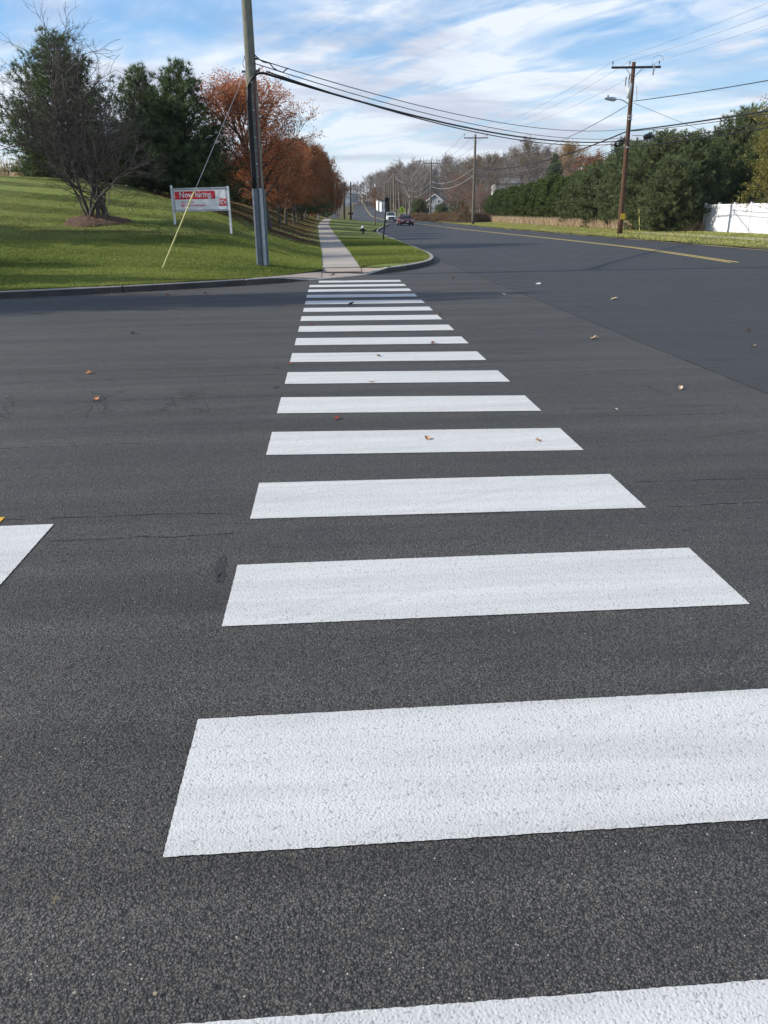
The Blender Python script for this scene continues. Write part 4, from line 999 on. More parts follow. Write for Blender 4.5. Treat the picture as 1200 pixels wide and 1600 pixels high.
path = [off_pole(z, .045, -.165) for z in np.linspace(hz - .1, zt - .6, 6)]
MB().tube(path, .012, 6).make('riser_cable', M_cable_g, p1, True)
for z, sx_ in ((float(at(395, 92, b1[1])[2]), 1), (float(at(397, 111, b1[1])[2]), 1), (float(at(388, 112, b1[1])[2]), -1)):
    c = off_pole(z, .17 * sx_, -.02); MB().box(tuple(c), (.14, .05, .05)).make('bracket', M_steel, p1)
MB().tube([off_pole(float(at(384, yy, b1[1])[2]), -.14 - (.05 if 92 < yy < 105 else 0), -.08) for yy in (88, 92, 98, 103, 108)], .008, 5).make('loop_wire', M_cable, p1)
for i in range(9):
    z = hz + .3 + i * .33; c = off_pole(z, .02, -.185); MB().box(tuple(c), (.05 if i % 2 else .03, .02, .03)).make('clip', M_steel_l, p1)

def crossarm_pole(b, t, label, mat, r0, r1, arm_y, arm, pins, group, name='utility_pole', dz=.22, brace=True):
    b = np.array(b, float); t = np.array(t, float)
    o = thing(name, label, 'utility pole', b, 0, group); R_ = lambda q: tuple(np.array(q, float) - b)
    MB().tube([R_(q) for q in interp_pole(b - np.array([0, 0, .3]), t)], list(np.linspace(r0, r1, 9)), 12).make('pole', mat, o, True)
    if arm:
        c = up_at(b, t, t[2] - arm_y); d = (t - b) / np.linalg.norm(t - b); xd = unit(np.array([1, 0, -d[0] / d[2]]))
        a0, a1 = c + xd * arm[0], c + xd * arm[1]; mid = (a0 + a1) / 2
        ang = math.atan2(xd[2], xd[0]); Mr = Matrix.Rotation(-ang, 3, 'Y')
        MB().box(R_(mid + np.array([0, -.17, 0])), (arm[1] - arm[0], .10, .12), Mr).make('crossarm', M_pole_grey if mat is M_pole_grey else M_barkd, o)
        ends = []
        for q in pins:
            e = c + xd * q + np.array([0, -.17, .06]); mb = MB().tube([R_(e), R_(e + d * dz * .5), R_(e + d * dz)], [.018, .02, .018], 6)
            mb.tube([R_(e + d * dz * .45), R_(e + d * dz * .65), R_(e + d * dz * .8), R_(e + d * dz)], [.03, .055, .045, .03], 8); mb.make('insulator', M_insul, o)
            ends.append(e + d * dz)
        if brace:
            low = up_at(b, t, t[2] - arm_y - .62)
            for q in (-.55, .55): MB().tube([R_(c + xd * q + np.array([0, -.16, -.04])), R_(low + np.array([0, -.12, 0]))], .018, 6).make('brace', M_steel, o)
        return o, ends
    return o, []
b2 = at(968, 367, 55.0); b2[2] = zg(b2[0], 55.0); t2 = at(990.5, 97, 55.0)
m_px = 1202 / 55.
p2, e2 = crossarm_pole(b2, t2, 'brown leaning utility pole with crossarm, transformer and street lamp', M_pole_brown, .19, .12, .32, (-1.48, 1.72), (-1.42, -.32, 1.6), None, dz=.30)
rel2 = lambda q: tuple(np.array(q, float) - b2)
def P2(px, py, dy=0.): return at(px, py, 55.0 + dy)
# transformer with two cutouts
q = P2(983.8, 142, -.25); MB().tube([rel2(q + np.array([-.05, 0, -.42])), rel2(q + np.array([0, 0, .40])), rel2(q + np.array([0, 0, .43]))], [.13, .13, .10], 16).make('transformer', M_white_metal, p2, True)
for dx, dzz in ((-.33, .25), (-.12, .38)):
    c = q + np.array([dx, -.05, dzz]); mb = MB().tube([rel2(c), rel2(c + np.array([.02, 0, .55]))], .03, 6)
    for k in range(4): mb.tube([rel2(c + np.array([0, 0, .15 + k * .1])), rel2(c + np.array([0, 0, .18 + k * .1]))], .055, 8)
    mb.make('cutout_fuse', M_insul, p2)
q = P2(1022, 105, -.2); MB().tube([rel2(q + np.array([0, 0, .15])), rel2(q), rel2(q + np.array([-.02, 0, -.45]))], [.05, .06, .04], 8).make('arrester', M_steel_l, p2)
mb = MB(); qc = P2(1029, 95, -.2); loop = [P2(1020, 104, -.2), P2(1019, 97, -.2), P2(1022, 89, -.2), P2(1028, 86, -.2), P2(1035, 88, -.2), P2(1037, 94, -.2)]
mb.tube([rel2(p_) for p_ in loop], .010, 5).make('jumper_wire', M_cable_g, p2)
mb = MB().tube([rel2(P2(995, 134, -.2)), rel2(P2(995, 150, -.2)), rel2(P2(995, 158, -.2))], .012, 5); mb.make('ground_wire', M_cable, p2)
# street lamp arm and head
arm_pts = [P2(986, 168), P2(981, 162, -.2), P2(974, 157, -.5), P2(967, 155, -.8), P2(962, 155.2, -.9)]
MB().tube([rel2(p_) for p_ in arm_pts], [.035, .03, .03, .028, .028], 8).make('lamp_arm', M_steel_l, p2, True)
hd = MB(); a_, b_ = P2(963, 155.4, -.9), P2(944.5, 153.6, -1.5)
hd.tube([rel2(a_), rel2(a_ * .8 + b_ * .2), rel2(a_ * .5 + b_ * .5), rel2(a_ * .15 + b_ * .85), rel2(b_)], [.05, .13, .12, .09, .03], 8)
lampo = hd.make('lamp_head', M_steel_l, p2, True)
q = P2(950, 152, -1.3); MB().tube([rel2(q), rel2(q + np.array([0, 0, .12]))], .04, 8).make('photocell', M_black, p2)
q = P2(973.2, 338, -.22); MB().box(rel2(q), (.30, .02, .38)).make('warning_plate', simple('yellow plate', (.75, .50, .03), .5), p2)
for py in (181, 186, 230): q = P2(985 - (py - 181) * .08, py, -.18); MB().box(rel2(q), (.22, .12, .10)).make('bracket', M_steel_l, p2)
PGp = 'utility poles along the far side of the road'
b3 = foot(739, 108, 0); t3 = at(743, 211, 108)
p3, e3 = crossarm_pole(b3, t3, 'tall utility pole with crossarm standing in the dry grass', M_pole_grey, .20, .13, .35, (-1.5, 1.6), (-1.45, -.05, 1.5), PGp, dz=.45)
b4 = foot(672, 160, 0); t4 = at(674, 252, 160)
p4, e4 = crossarm_pole(b4, t4, 'utility pole with crossarm beside the distant small shed', M_pole_grey, .20, .14, .35, (-1.6, 1.8), (-1.5, 0, 1.6), PGp, dz=.4)
b5 = foot(634.5, 212, 0); t5 = at(634.3, 281, 212)
p5, e5 = crossarm_pole(b5, t5, 'slender utility pole just right of the yellow crossing sign', M_pole_grey, .20, .15, .3, None, (), PGp)
e5 = [np.array(t5) + np.array([d_, 0, 0]) for d_ in (-1.4, 0, 1.4)]
far = [(615.3, 334, 267, 240), (612, 335, 272, 228), (609, 335, 285, 250), (601, 334, 285, 265), (595.5, 334, 281, 300), (590.5, 333, 287, 320), (619, 334, 289, 235), (582, 330, 285, 380), (578.5, 328, 286, 410), (575.5, 324, 288, 440), (570, 321, 290, 480), (564, 318, 296, 520)]
farlab = ['tallest of the close trio of far poles left of the crossing sign', 'middle pole of the close trio left of the crossing sign', 'left pole of the close trio left of the crossing sign', 'pole directly above the near black sign', 'distant pole just left of the black sign', 'distant pole above the roadside white notices', 'thin lamp pole right of the close trio', 'far pole halfway up the rising road', 'hazy pole farther up the rising road', 'hazy pole near the top of the rising road', 'hazy pole just under the hilltop', 'farthest hazy pole at the hilltop']
fends = []
for (px, pb, pt, Y), lab in zip(far, farlab):
    x = at(px, pb, Y)[0]; 
    if abs(x - float(road_c(Y))) < 6.2: x = float(road_c(Y)) + 6.3
    b_ = np.array([x, Y, zg(x, Y)]); t_ = np.array([x, Y, at(px, pt, Y)[2]])
    o_, e_ = crossarm_pole(b_, t_, lab, M_pole_grey, .19, .16, .4, (-1.3, 1.3) if px not in (619, 601) else None, (), PGp, brace=False); fends.append(t_)
LG = 'street poles left of the far road'
for px, pt, Y, lab, lamp in ((524, 277, 135, 'street pole at the left, nearest the maple row', True), (538, 284, 142, 'middle street pole with a lamp beyond the lawn', True), (548, 284, 150, 'right-hand dark street pole beyond the lawn', False)):
    b_ = foot(px, Y, 0); t_ = at(px, pt, Y); o_ = thing('street_pole', lab, 'street pole', b_, 0, LG)
    MB().tube([(0, 0, -.2), tuple(t_ - b_)], [.17, .12], 10).make('pole', M_pole_grey if lamp else M_barkd, o_, True)
    h_ = t_[2] - b_[2]
    if lamp: MB().tube([(0, 0, h_ - .2), (-.7, 0, h_ + .1), (-1.2, 0, h_ + .1)], .04, 6).make('lamp_arm', M_steel_l, o_); MB().box((-1.4, 0, h_ + .1), (.6, .2, .12)).make('lamp_head', M_steel_l, o_)
    else: MB().box((.1, -.2, h_ - .9), (.35, .3, .7)).make('transformer', M_insul, o_); MB().box((0, -.15, h_ - 5.3), (.9, .1, .35)).make('bracket', M_barkd, o_)

# ------------------------------------------------------------------ wires
def cpts(p0, p1, sag, n=26):
    t = np.linspace(0, 1, n)[:, None]; q = np.array(p0)[None] * (1 - t) + np.array(p1)[None] * t; q[:, 2:3] -= 4 * sag * t * (1 - t); return q
def miss(q, thr):
    xy = np.array([proj(p_) for p_ in q if p_[1] > .5]); 
    if len(xy) < 2: return 1e9
    o_ = np.argsort(xy[:, 0]); return float(np.interp(thr[0], xy[o_, 0], xy[o_, 1]) - thr[1])
def cable(p0, p1, r, label, thr=None, sag=.4, mat=None, group=None, vary='sag', n=26):
    p0 = np.array(p0, float); p1 = np.array(p1, float)
    if thr:
        best = None
        for s_ in np.linspace(0.02, 4, 120) if vary == 'sag' else np.linspace(3, 14, 300):
            if vary == 'sag': q = cpts(p0, p1, s_)
            else: q = cpts(p0, np.array([p1[0], p1[1], s_]), sag)
            e = abs(miss(q, thr))
            if best is None or e < best[0]: best = (e, s_)
        if vary == 'sag': sag = best[1]
        else: p1 = np.array([p1[0], p1[1], best[1]])
    q = cpts(p0, p1, sag, n)
    MB().tube([tuple(a) for a in q], r, 5).make('overhead_cable', mat or M_cable, None, True, label=label, category='cable', group=group)
    return q
G1 = 'cables crossing the road between the two near poles'
A2 = P2(983, 219, -.2)
cable(A1, A2, .032, 'thickest black cable crossing the road between the near poles', (650, 182), group=G1)
cable(A1 + np.array([.1, 0, .03]), P2(983, 222, -.2), .020, 'black cable lashed just under the thickest road-crossing cable', (650, 184.5), group=G1)
cable(at(397, 99, b1[1] - .1), P2(984, 215, -.2), .013, 'middle thin cable crossing the road between the near poles', (650, 173), group=G1)
up_c = cable(at(398, 91, b1[1] - .1), P2(985, 201, -.2), .013, 'uppermost thin cable crossing the road between the near poles', (650, 163.5), group=G1)
# slack loop joining the two thin cables near pole 1
pa = at(399, 88, b1[1] - .1); lp = [at(px, py, b1[1] + dy) for px, py, dy in ((398, 86, -.1), (404, 92, .1), (412, 97, .3), (421, 98.5, .6), (427, 106, .8), (434, 110.5, 1.0), (442, 113, 1.2), (446, 109.5, 1.3), (450, 106.5, 1.5))]
MB().tube([tuple(a) for a in lp], .016, 6).make('splice_cable', M_cable, None, True, label='slack black splice cable joining the thin cables beside the near pole', category='cable')
G2 = 'cables running from the brown pole towards the right'
X0, Y0 = 20.2, 10.0
cable(P2(986, 204, -.2), (X0, Y0, 0), .040, 'thick cable leaving the brown pole to the right, highest of the bundle', (1200, 173), .25, vary='z', group=G2)
cable(P2(986, 205, -.2), (X0 + .3, Y0, 0), .018, 'thin cable just below the thick one, right of the brown pole', (1200, 178), .5, vary='z', group=G2)
cable(P2(985, 222, -.2), (X0, Y0, 0), .026, 'lower pair of cables right of the brown pole, the upper one', (1200, 192), .45, vary='z', group=G2)
cable(P2(984, 229.5, -.2), (X0, Y0, 0), .026, 'lower pair of cables right of the brown pole, the lower one', (1200, 199), .45, vary='z', group=G2)
cable(P2(990, 158, -.1), (X0, Y0, 0), .022, 'single cable leaving the brown pole at transformer height to the right', (1200, 126), .3, vary='z', group=G2)
cable(P2(990, 161, -.1), foot(1190, 120) + np.array([0, 0, 8]), .014, 'thin service wire dropping from the brown pole behind the evergreens', (1087, 187), mat=M_cable_g, group=G2)
G3 = 'power lines on the crossarms'
for e, py, lab in ((e2[0], 4, 'left crossarm power line running overhead to the right'), (e2[1], 23, 'middle crossarm power line running overhead to the right'), (e2[2], 39, 'right crossarm power line running overhead to the right')):
    cable(e, (X0 + (e[0] - t2[0]), Y0, 0), .0065, lab, (1200, py), .5, mat=M_cable_g, vary='z', group=G3)
for i, lab in enumerate(('left', 'middle', 'right')): cable(e2[i], e3[i], .008, '%s power line from the brown pole back to the pole in the dry grass' % lab, sag=.8, mat=M_cable_g, group=G3)
G4 = 'cables from the brown pole back along the road'
def z3(px, py): return at(px, py, 108)
cable(P2(980, 165, -.1), z3(741.5, 244), .020, 'cable at street lamp height running back along the road', (889, 214), group=G4)
cable(P2(982, 204, -.1), z3(741, 262), .045, 'thick cable sagging from the brown pole back to the grass-strip pole', (880, 243), group=G4)
cable(P2(981, 213, -.1), z3(741, 264), .014, 'thin cable under the thick one back to the grass-strip pole', (880, 252), mat=M_cable_g, group=G4)
cable(P2(981, 228, -.1), z3(741, 272), .028, 'lower cable back to the grass-strip pole, upper of two', (862, 262), group=G4)
cable(P2(981, 230, -.1), z3(741, 275), .024, 'lower cable back to the grass-strip pole, lower of two', (862, 265.5), group=G4)
G5 = 'cables between the far poles'
for i, sd_n in enumerate(('left', 'middle', 'right')): cable(e3[i], e4[i], .018, '%s crossarm power line between the grass-strip pole and the shed pole' % sd_n, sag=1., mat=M_cable_g, group=G5); cable(e4[i], e5[i], .025, '%s crossarm power line beyond the shed pole' % sd_n, sag=1., mat=M_steel_l, group=G5)
for py, p4y, r_ in ((262, 283, .025), (273, 291, .03)):
    cable(z3(741, py), at(673.5, p4y, 160), r_, 'sagging cable between the grass-strip pole and the shed pole, at height %s' % ('of the upper bracket' if py < 270 else 'of the lower bracket'), sag=1.0, mat=M_steel_l, group=G5)
    cable(at(673.5, p4y, 160), at(634.5, p4y + 12, 212), r_, 'sagging cable beyond the shed pole, %s' % ('upper' if py < 270 else 'lower'), sag=1.2, mat=M_steel_l, group=G5)
pr = t5
for q in (fends[0], fends[4], fends[7], fends[10]):
    cable(np.array(pr) - np.array([0, 0, .6]), np.array(q) - np.array([0, 0, .6]), .04, 'distant cable between poles toward the rising road', sag=.8, mat=M_steel_l, group='distant cables'); pr = q
# guy wire of pole 1 with yellow guard
gb = on_ground(252, 420); gt_ = up_at(b1, t1, float(at(391, 95, b1[1])[2]))
k_ = 2.25 / np.linalg.norm(gt_ - gb)
guy = thing('guy_wire', 'steel guy wire of the near pole with a yellow plastic guard', 'guy wire', gb)
MB().tube([tuple((gt_ - gb) * k_ * .8), tuple(gt_ - gb)], .007, 5).make('wire', M_steel_l, guy)
MB().tube([(0, 0, -.05), tuple((gt_ - gb) * k_)], .019, 8).make('guard', M_yguard, guy)
stk = thing('guy_guard', 'leaning yellow-green stake in the dry grass right of the brown pole', 'stake', foot(1002, 62, 0)); q = at(998.5, 321, 62) - np.array(stk.location)
MB().tube([(0, 0, -.1), tuple(q)], .045, 8).make('guard', M_yguard, stk)
# splice box and slack coils on the cable right of the brown pole
sb = thing('splice_case', 'black splice case hanging on the cable with slack loops, right of the brown pole', 'splice case', P2(1012, 213, -.3)); rs = lambda q: tuple(np.array(q) - np.array(sb.location))
MB().tube([rs(P2(1006, 214.5, -.3)), rs(P2(1007.5, 214, -.3)), rs(P2(1016.5, 213, -.3)), rs(P2(1018, 212.5, -.3))], [.12, .17, .17, .10], 10).make('case', M_black, sb, True)
MB().tube([rs(P2(1009, 211, -.3)), rs(P2(1012, 208.5, -.3)), rs(P2(1016, 207.5, -.3)), rs(P2(1018, 210, -.3))], .02, 6).make('loop', M_cable, sb)
MB().tube([rs(P2(a, b_, -.3)) for a, b_ in ((1017, 214), (1022, 211), (1029, 209), (1031, 206), (1034, 205), (1038, 208), (1040, 212), (1036, 213), (1031, 211), (1029, 208.5))], .026, 6).make('loop', M_cable, sb, True)
MB().tube([rs(P2(a, b_, -.3)) for a, b_ in ((988, 212), (997, 211.5), (1007, 212.5))], .018, 6).make('lead', M_cable, sb)
sc2 = thing('cable_coil', 'dark bundle of coiled cable left of the brown pole', 'cable coil', P2(968, 224, -.3)); rc_ = lambda q: tuple(np.array(q) - np.array(sc2.location))
for dx, dy_ in ((0, 0), (1.4, -1.2), (-.8, .8)):
    MB().tube([rc_(P2(966.5 + dx + 6.0 * math.cos(a), 224 + dy_ + 4.0 * math.sin(a) - 1.4 * math.cos(a), -.3)) for a in np.linspace(0, 6.2, 14)], .035, 6).make('coil', M_cable, sc2, True)

# ------------------------------------------------------------------ hiring banner
def text_mesh(body, width, height, mat, parent, loc, name, bold=.0, basis=None, extrude=.002):
    cu = bpy.data.curves.new('txt', 'FONT'); cu.body = body; cu.offset = bold; cu.extrude = 0; cu.resolution_u = 3
    to = bpy.data.objects.new('txt', cu); me = bpy.data.meshes.new_from_object(to); bpy.data.objects.remove(to)
    n = len(me.vertices); a = np.zeros(n * 3, np.float32); me.vertices.foreach_get('co', a); a = a.reshape(-1, 3)
    lo, hi = a.min(0), a.max(0); a[:, 0] = (a[:, 0] - lo[0]) / (hi[0] - lo[0]) * width; a[:, 1] = (a[:, 1] - lo[1]) / (hi[1] - lo[1]) * height
    b = np.stack([a[:, 0], np.zeros(n), a[:, 1]], 1) + np.array(loc); me.vertices.foreach_set('co', b.astype(np.float32).ravel()); me.update()
    me.materials.clear(); me.materials.append(mat); me.name = name; return link(name, me, parent)
pl, pr_ = on_ground(277, 358), on_ground(360, 365)
Yb = pr_[1] ; pr_ = np.array([at(359.5, 360, Yb)[0], Yb, 0]); pl = np.array([at(274, 350, Yb + .75)[0], Yb + .75, 0])
BW = float(np.linalg.norm((pr_ - pl)[:2])); rzb = math.atan2(pr_[1] - pl[1], pr_[0] - pl[0])
zb0, zb1 = float(at(315, 330, Yb)[2]), float(at(315, 292.5, Yb)[2]); BH = zb1 - zb0
sgn = thing('hiring_banner', 'white and red hiring banner board on two white posts on the grass', 'banner sign', (pl[0], pl[1], zb0), rzb)
zl, zr = zg(pl[0], pl[1]) - zb0, zg(pr_[0], pr_[1]) - zb0
MB().box((-.03, .03, (zl + BH) / 2), (.06, .06, BH - zl + .2)).make('post', M_vinyl, sgn); MB().box((BW + .03, .03, (zr + BH - .05) / 2), (.06, .06, BH - zr + .1)).make('post', M_vinyl, sgn)
MB().box((BW / 2, .03, BH / 2), (BW - .03, .05, BH)).make('board', M_signframe, sgn)
MB().box((BW * .505, -.001, BH * .50), (BW * .93, .006, BH * .84)).make('banner', M_signwhite, sgn)
for x in (.0, 1.): pass
mb = MB(); mb.box((BW / 2, -.012, BH - .022), (BW, .03, .045)); mb.box((BW / 2, -.012, .022), (BW, .03, .045)); mb.make('frame', M_signframe, sgn)
fx = lambda u: BW * (u - 180) / 535.; fz = lambda v_: BH * (1 - (v_ - 197) / 223.)
MB().box((fx(402), -.006, fz(267)), (fx(600) - fx(205), .004, fz(230) - fz(305))).make('red_band', M_signred, sgn)
text_mesh('Now hiring.', fx(572) - fx(252), fz(236) - fz(308), M_signwhite, sgn, (fx(252), -.010, fz(305)), 'lettering', .012)
text_mesh('APPLY TODAY', fx(392) - fx(258), fz(322) - fz(342), M_signred, sgn, (fx(258), -.006, fz(342)), 'lettering', .008)
text_mesh("BJs.com/careers", fx(497) - fx(258), fz(348) - fz(380), M_signred, sgn, (fx(258), -.006, fz(380)), 'lettering', .018)
MB().box((fx(667), -.006, fz(338)), (fx(703) - fx(632), .004, fz(304) - fz(372))).make('logo_box', M_signred, sgn)
text_mesh("BJ's", fx(700) - fx(638), fz(312) - fz(366), M_signwhite, sgn, (fx(637), -.010, fz(366)), 'lettering', .012)

# ------------------------------------------------------------------ small street furniture
sp = on_ground(598, 376); tp = at(605, 309, sp[1]); o = thing('street_sign', 'dark street sign seen nearly edge-on on a leaning black post', 'street sign', sp); rr = lambda q: tuple(np.array(q, float) - sp)
MB().tube([rr(sp - np.array([0, 0, .2])), rr(tp)], .042, 8).make('post', M_black, o)
c = at(605, 320, sp[1]); Mz = Matrix.Rotation(math.radians(63), 3, 'Z'); MB().box(rr(c - np.array([0, 0, 0])), (.60, .02, .76), Mz @ Matrix.Rotation(math.radians(-3), 3, 'X')).make('sign_plate', M_black, o)
sp = on_ground(586.7, 352, 40); tp = at(586, 292, sp[1]); o = thing('marker_pole', 'thin rusty post with a pale tip behind the dark street sign', 'post', sp); rr = lambda q: tuple(np.array(q, float) - sp)
MB().tube([rr(sp), rr(tp)], .06, 6).make('post', M_rust_m, o); MB().tube([rr(tp), rr(tp + np.array([0, 0, .35]))], .09, 6).make('tip', M_wall, o)
MB().box(rr(at(585.3, 330, sp[1])), (.25, .03, .6)).make('sign_plate', M_steel_l, o)
hb = on_ground(567, 366, 30); hyd = thing('fire_hydrant', 'small dark fire hydrant with a white cap on the verge lawn', 'fire hydrant', hb)
MB().tube([(0, 0, -.05), (0, 0, .03), (0, 0, .04), (0, 0, .36), (0, 0, .38), (0, 0, .41)], [.17, .17, .11, .11, .14, .14], 12).make('barrel', M_black, hyd, True)
MB().tube([(0, 0, .41), (0, 0, .50), (0, 0, .56), (0, 0, .60)], [.13, .11, .06, .03], 12).make('bonnet', M_white_metal, hyd, True)
for a in ((1, 0), (-1, 0), (0, -1)): MB().tube([(a[0] * .09, a[1] * .09, .27), (a[0] * .20, a[1] * .20, .27)], .06, 8).make('nozzle', M_black, hyd)
wp = foot(496.7, 112, 0); o = thing('marker_post', 'small white marker post beside the sidewalk under the maples', 'post', wp); MB().box((0, 0, .35), (.14, .14, .9)).make('post', M_vinyl, o); MB().box((0, -.08, .62), (.10, .02, .1)).make('reflector', M_signred, o)
cb_ = foot(524, 134, 0); o = thing('utility_cabinet', 'pale grey utility cabinet at the foot of the left street pole', 'cabinet', cb_); MB().box((-.1, .3, .3), (.8, .6, .6)).make('body', M_steel_l, o); MB().box((-.1, -.015, .3), (.35, .03, .45)).make('door', M_steel_l, o)
q = at(529, 321, 150); o = thing('blue_sign', 'small blue roadside sign beyond the lawn, left side', 'sign', (q[0], 150, zg(q[0], 150))); MB().tube([(0, 0, 0), (0, 0, q[2] - zg(q[0], 150) + .4)], .05, 6).make('post', M_steel_l, o); MB().box((0, -.08, q[2] - zg(q[0], 150)), (.75, .04, .6)).make('sign_plate', M_blue, o)
# pedestrian crossing sign
q = foot(628.2, 150, 0); o = thing('crossing_sign', 'yellow-green diamond pedestrian sign with arrow plate above the red car', 'road sign', q)
zc = float(at(628, 327.5, 150)[2]) - q[2]
MB().tube([(0, 0, -.2), (0, 0, zc + .5)], .05, 6).make('post', M_steel_l, o)
MB().box((0, -.08, zc), (.86, .03, .86), Matrix.Rotation(math.radians(45), 3, 'Y')).make('diamond_plate', M_lime, o)
MB().box((0, -.08, zc - .86), (.62, .03, .36)).make('arrow_plate', M_lime, o)
w_ = MB(); w_.box((0, -.105, zc - .02), (.13, .01, .34)); w_.box((.08, -.105, zc - .30), (.09, .01, .30), Matrix.Rotation(math.radians(-18), 3, 'Y')); w_.box((-.09, -.105, zc - .30), (.09, .01, .30), Matrix.Rotation(math.radians(20), 3, 'Y')); w_.tube([(0, -.10, zc + .24), (0, -.112, zc + .24)], .09, 10); w_.box((.12, -.105, zc + .02), (.22, .01, .07), Matrix.Rotation(math.radians(30), 3, 'Y')); w_.make('walker_symbol', M_black, o)
mb = MB(); mb.box((-.02, -.105, zc - .86), (.34, .01, .07), Matrix.Rotation(math.radians(-35), 3, 'Y')); mb.add([(-.24, -.111, zc - 1.0), (-.05, -.111, zc - 1.02), (-.20, -.111, zc - .84)], [(0, 1, 2)]); mb.make('arrow_symbol', M_black, o)

# ------------------------------------------------------------------ white vinyl fence
fo = thing('vinyl_fence', 'white vinyl privacy fence panels in front of the evergreens', 'fence', (27.5, 58.6, zg(27.5, 58)))
for i in range(9):
    y = -i * 2.2; MB().box((0, y, .92), (.13, .13, 1.94)).make('post', M_vinyl, fo)
    MB().box((0, y, 1.91), (.17, .17, .05)).make('post_cap', M_vinyl, fo)
    if i < 8:
        MB().box((0, y - 1.1, 1.78), (.06, 2.06, .12)).make('rail', M_vinyl, fo); MB().box((0, y - 1.1, .10), (.06, 2.06, .14)).make('rail', M_vinyl, fo)
        for k in range(7):
            MB().box((0, y - .07 - .1472 - k * .2943, .945), (.026, .288, 1.56)).make('panel', M_vinyl, fo)

# ------------------------------------------------------------------ cars
def loft(secs, close=True):
    n = len(secs[0]); v = [q for s in secs for q in s]; f = []
    for i in range(len(secs) - 1):
        for k in range(n - (0 if close else 1)):
            a, b = i * n + k, i * n + (k + 1) % n; f.append((a, b, b + n, a + n))
    if close: f.append(tuple(range(n))[::-1]); f.append(tuple(range((len(secs) - 1) * n, len(secs) * n)))
    return v, f
def car(label, loc, paint_m, suv):
    """front faces -Y"""
    o = thing('car', label, 'car', loc, 0, 'cars coming down the road')
    hw, hood, belt, roof, L_ = (.92, .98, 1.02, 1.62, 4.5) if suv else (.90, .80, .92, 1.44, 4.6)
    def sec(y, w0, zl, zt): return [(-w0 * .94, y, zl), (-w0, y, zl + .18), (-w0 * 1.0, y, zt - .2), (-w0 * .9, y, zt - .04), (-w0 * .55, y, zt), (w0 * .55, y, zt), (w0 * .9, y, zt - .04), (w0 * 1.0, y, zt - .2), (w0, y, zl + .18), (w0 * .94, y, zl)]
    v, f = loft([sec(-L_ / 2, hw * .80, .30, hood - .16), sec(-L_ / 2 + .10, hw * .93, .22, hood - .08), sec(-L_ / 2 + .45, hw * .99, .22, hood - .02), sec(-.9, hw, .22, belt), sec(.4, hw, .22, belt + .02), sec(L_ / 2 - .5, hw, .22, belt + .04), sec(L_ / 2 - .1, hw * .95, .25, belt), sec(L_ / 2, hw * .85, .34, belt - .1)])
    obj('body', v, f, paint_m, o, True)
    def cs(y, w0, w1, z0, z1): return [(-w0, y, z0), (-w1, y, z1 - .06), (-w1 * .8, y, z1), (w1 * .8, y, z1), (w1, y, z1 - .06), (w0, y, z0)]
    v, f = loft([cs(-1.0, hw * .88, hw * .86, belt - .05, belt + .02), cs(-.25, hw * .9, hw * .70, belt - .03, roof - .03), cs(.3, hw * .9, hw * .72, belt - .03, roof), cs(1.3, hw * .9, hw * .70, belt - .03, roof - .02), cs(1.95 if not suv else 2.1, hw * .86, hw * .78, belt - .03, belt + .1)])
    obj('cabin', v, f, M_glass, o, True)
    MB().prism([(-hw * .68, -.18, roof - .012), (hw * .68, -.18, roof - .012), (hw * .70, 1.3, roof + .005), (-hw * .70, 1.3, roof + .005)], -.02, .015).make('roof', paint_m, o)
    for s_ in (-1, 1):
        MB().tube([(s_ * hw * .90, -.98, belt - .02), (s_ * hw * .72, -.22, roof - .03)], .035, 6).make('pillar', paint_m, o)
        MB().box((s_ * (hw + .045), -.62, belt + .06), (.15, .10, .13)).make('mirror', paint_m, o)
        MB().tube([(s_ * (hw - .34), -L_ / 2 + .02, hood - .22), (s_ * (hw - .16), -L_ / 2 + .06, hood - .19), (s_ * (hw - .05), -L_ / 2 + .25, hood - .16)], [.07, .085, .05], 8).make('headlight', M_lamp, o)
        for y in (-L_ / 2 + .85, L_ / 2 - .85):
            w1 = MB().tube([(s_ * (hw - .20), y, .33), (s_ * (hw + .01), y, .33)], .33, 20).make('tyre', M_dark, o)
            MB().tube([(s_ * (hw - .02), y, .33), (s_ * (hw + .022), y, .33)], .20, 12).make('rim', M_steel_l, w1)
    MB().box((0, -L_ / 2 - .005, hood - .30 if not suv else .62), (hw * .85, .06, .16)).make('grille', M_black, o)
    MB().box((0, -L_ / 2 - .002, .31), (hw * 1.35, .07, .13)).make('air_intake', M_black, o)
    MB().box((0, -L_ / 2 - .045, .47), (.32, .02, .16)).make('number_plate', M_wall, o)
    MB().box((0, -L_ / 2 + .04, .40), (hw * 1.6, .10, .05)).make('bumper', paint_m, o)
    return o
c = at(633, 345, 113); c1 = car('dark red car with headlights facing the camera, in the oncoming lane', (c[0], 113, road_z(113)), M_red_car, False); c1.rotation_euler = (0, 0, .05)
c = at(610.5, 342, 154); c2 = car('white car following behind the red car, farther up the road', (c[0], 154, road_z(154)), M_white_car, True)
MB().box((0, -2.27, .62), (.95, .05, .36)).make('grille', M_black, c2)

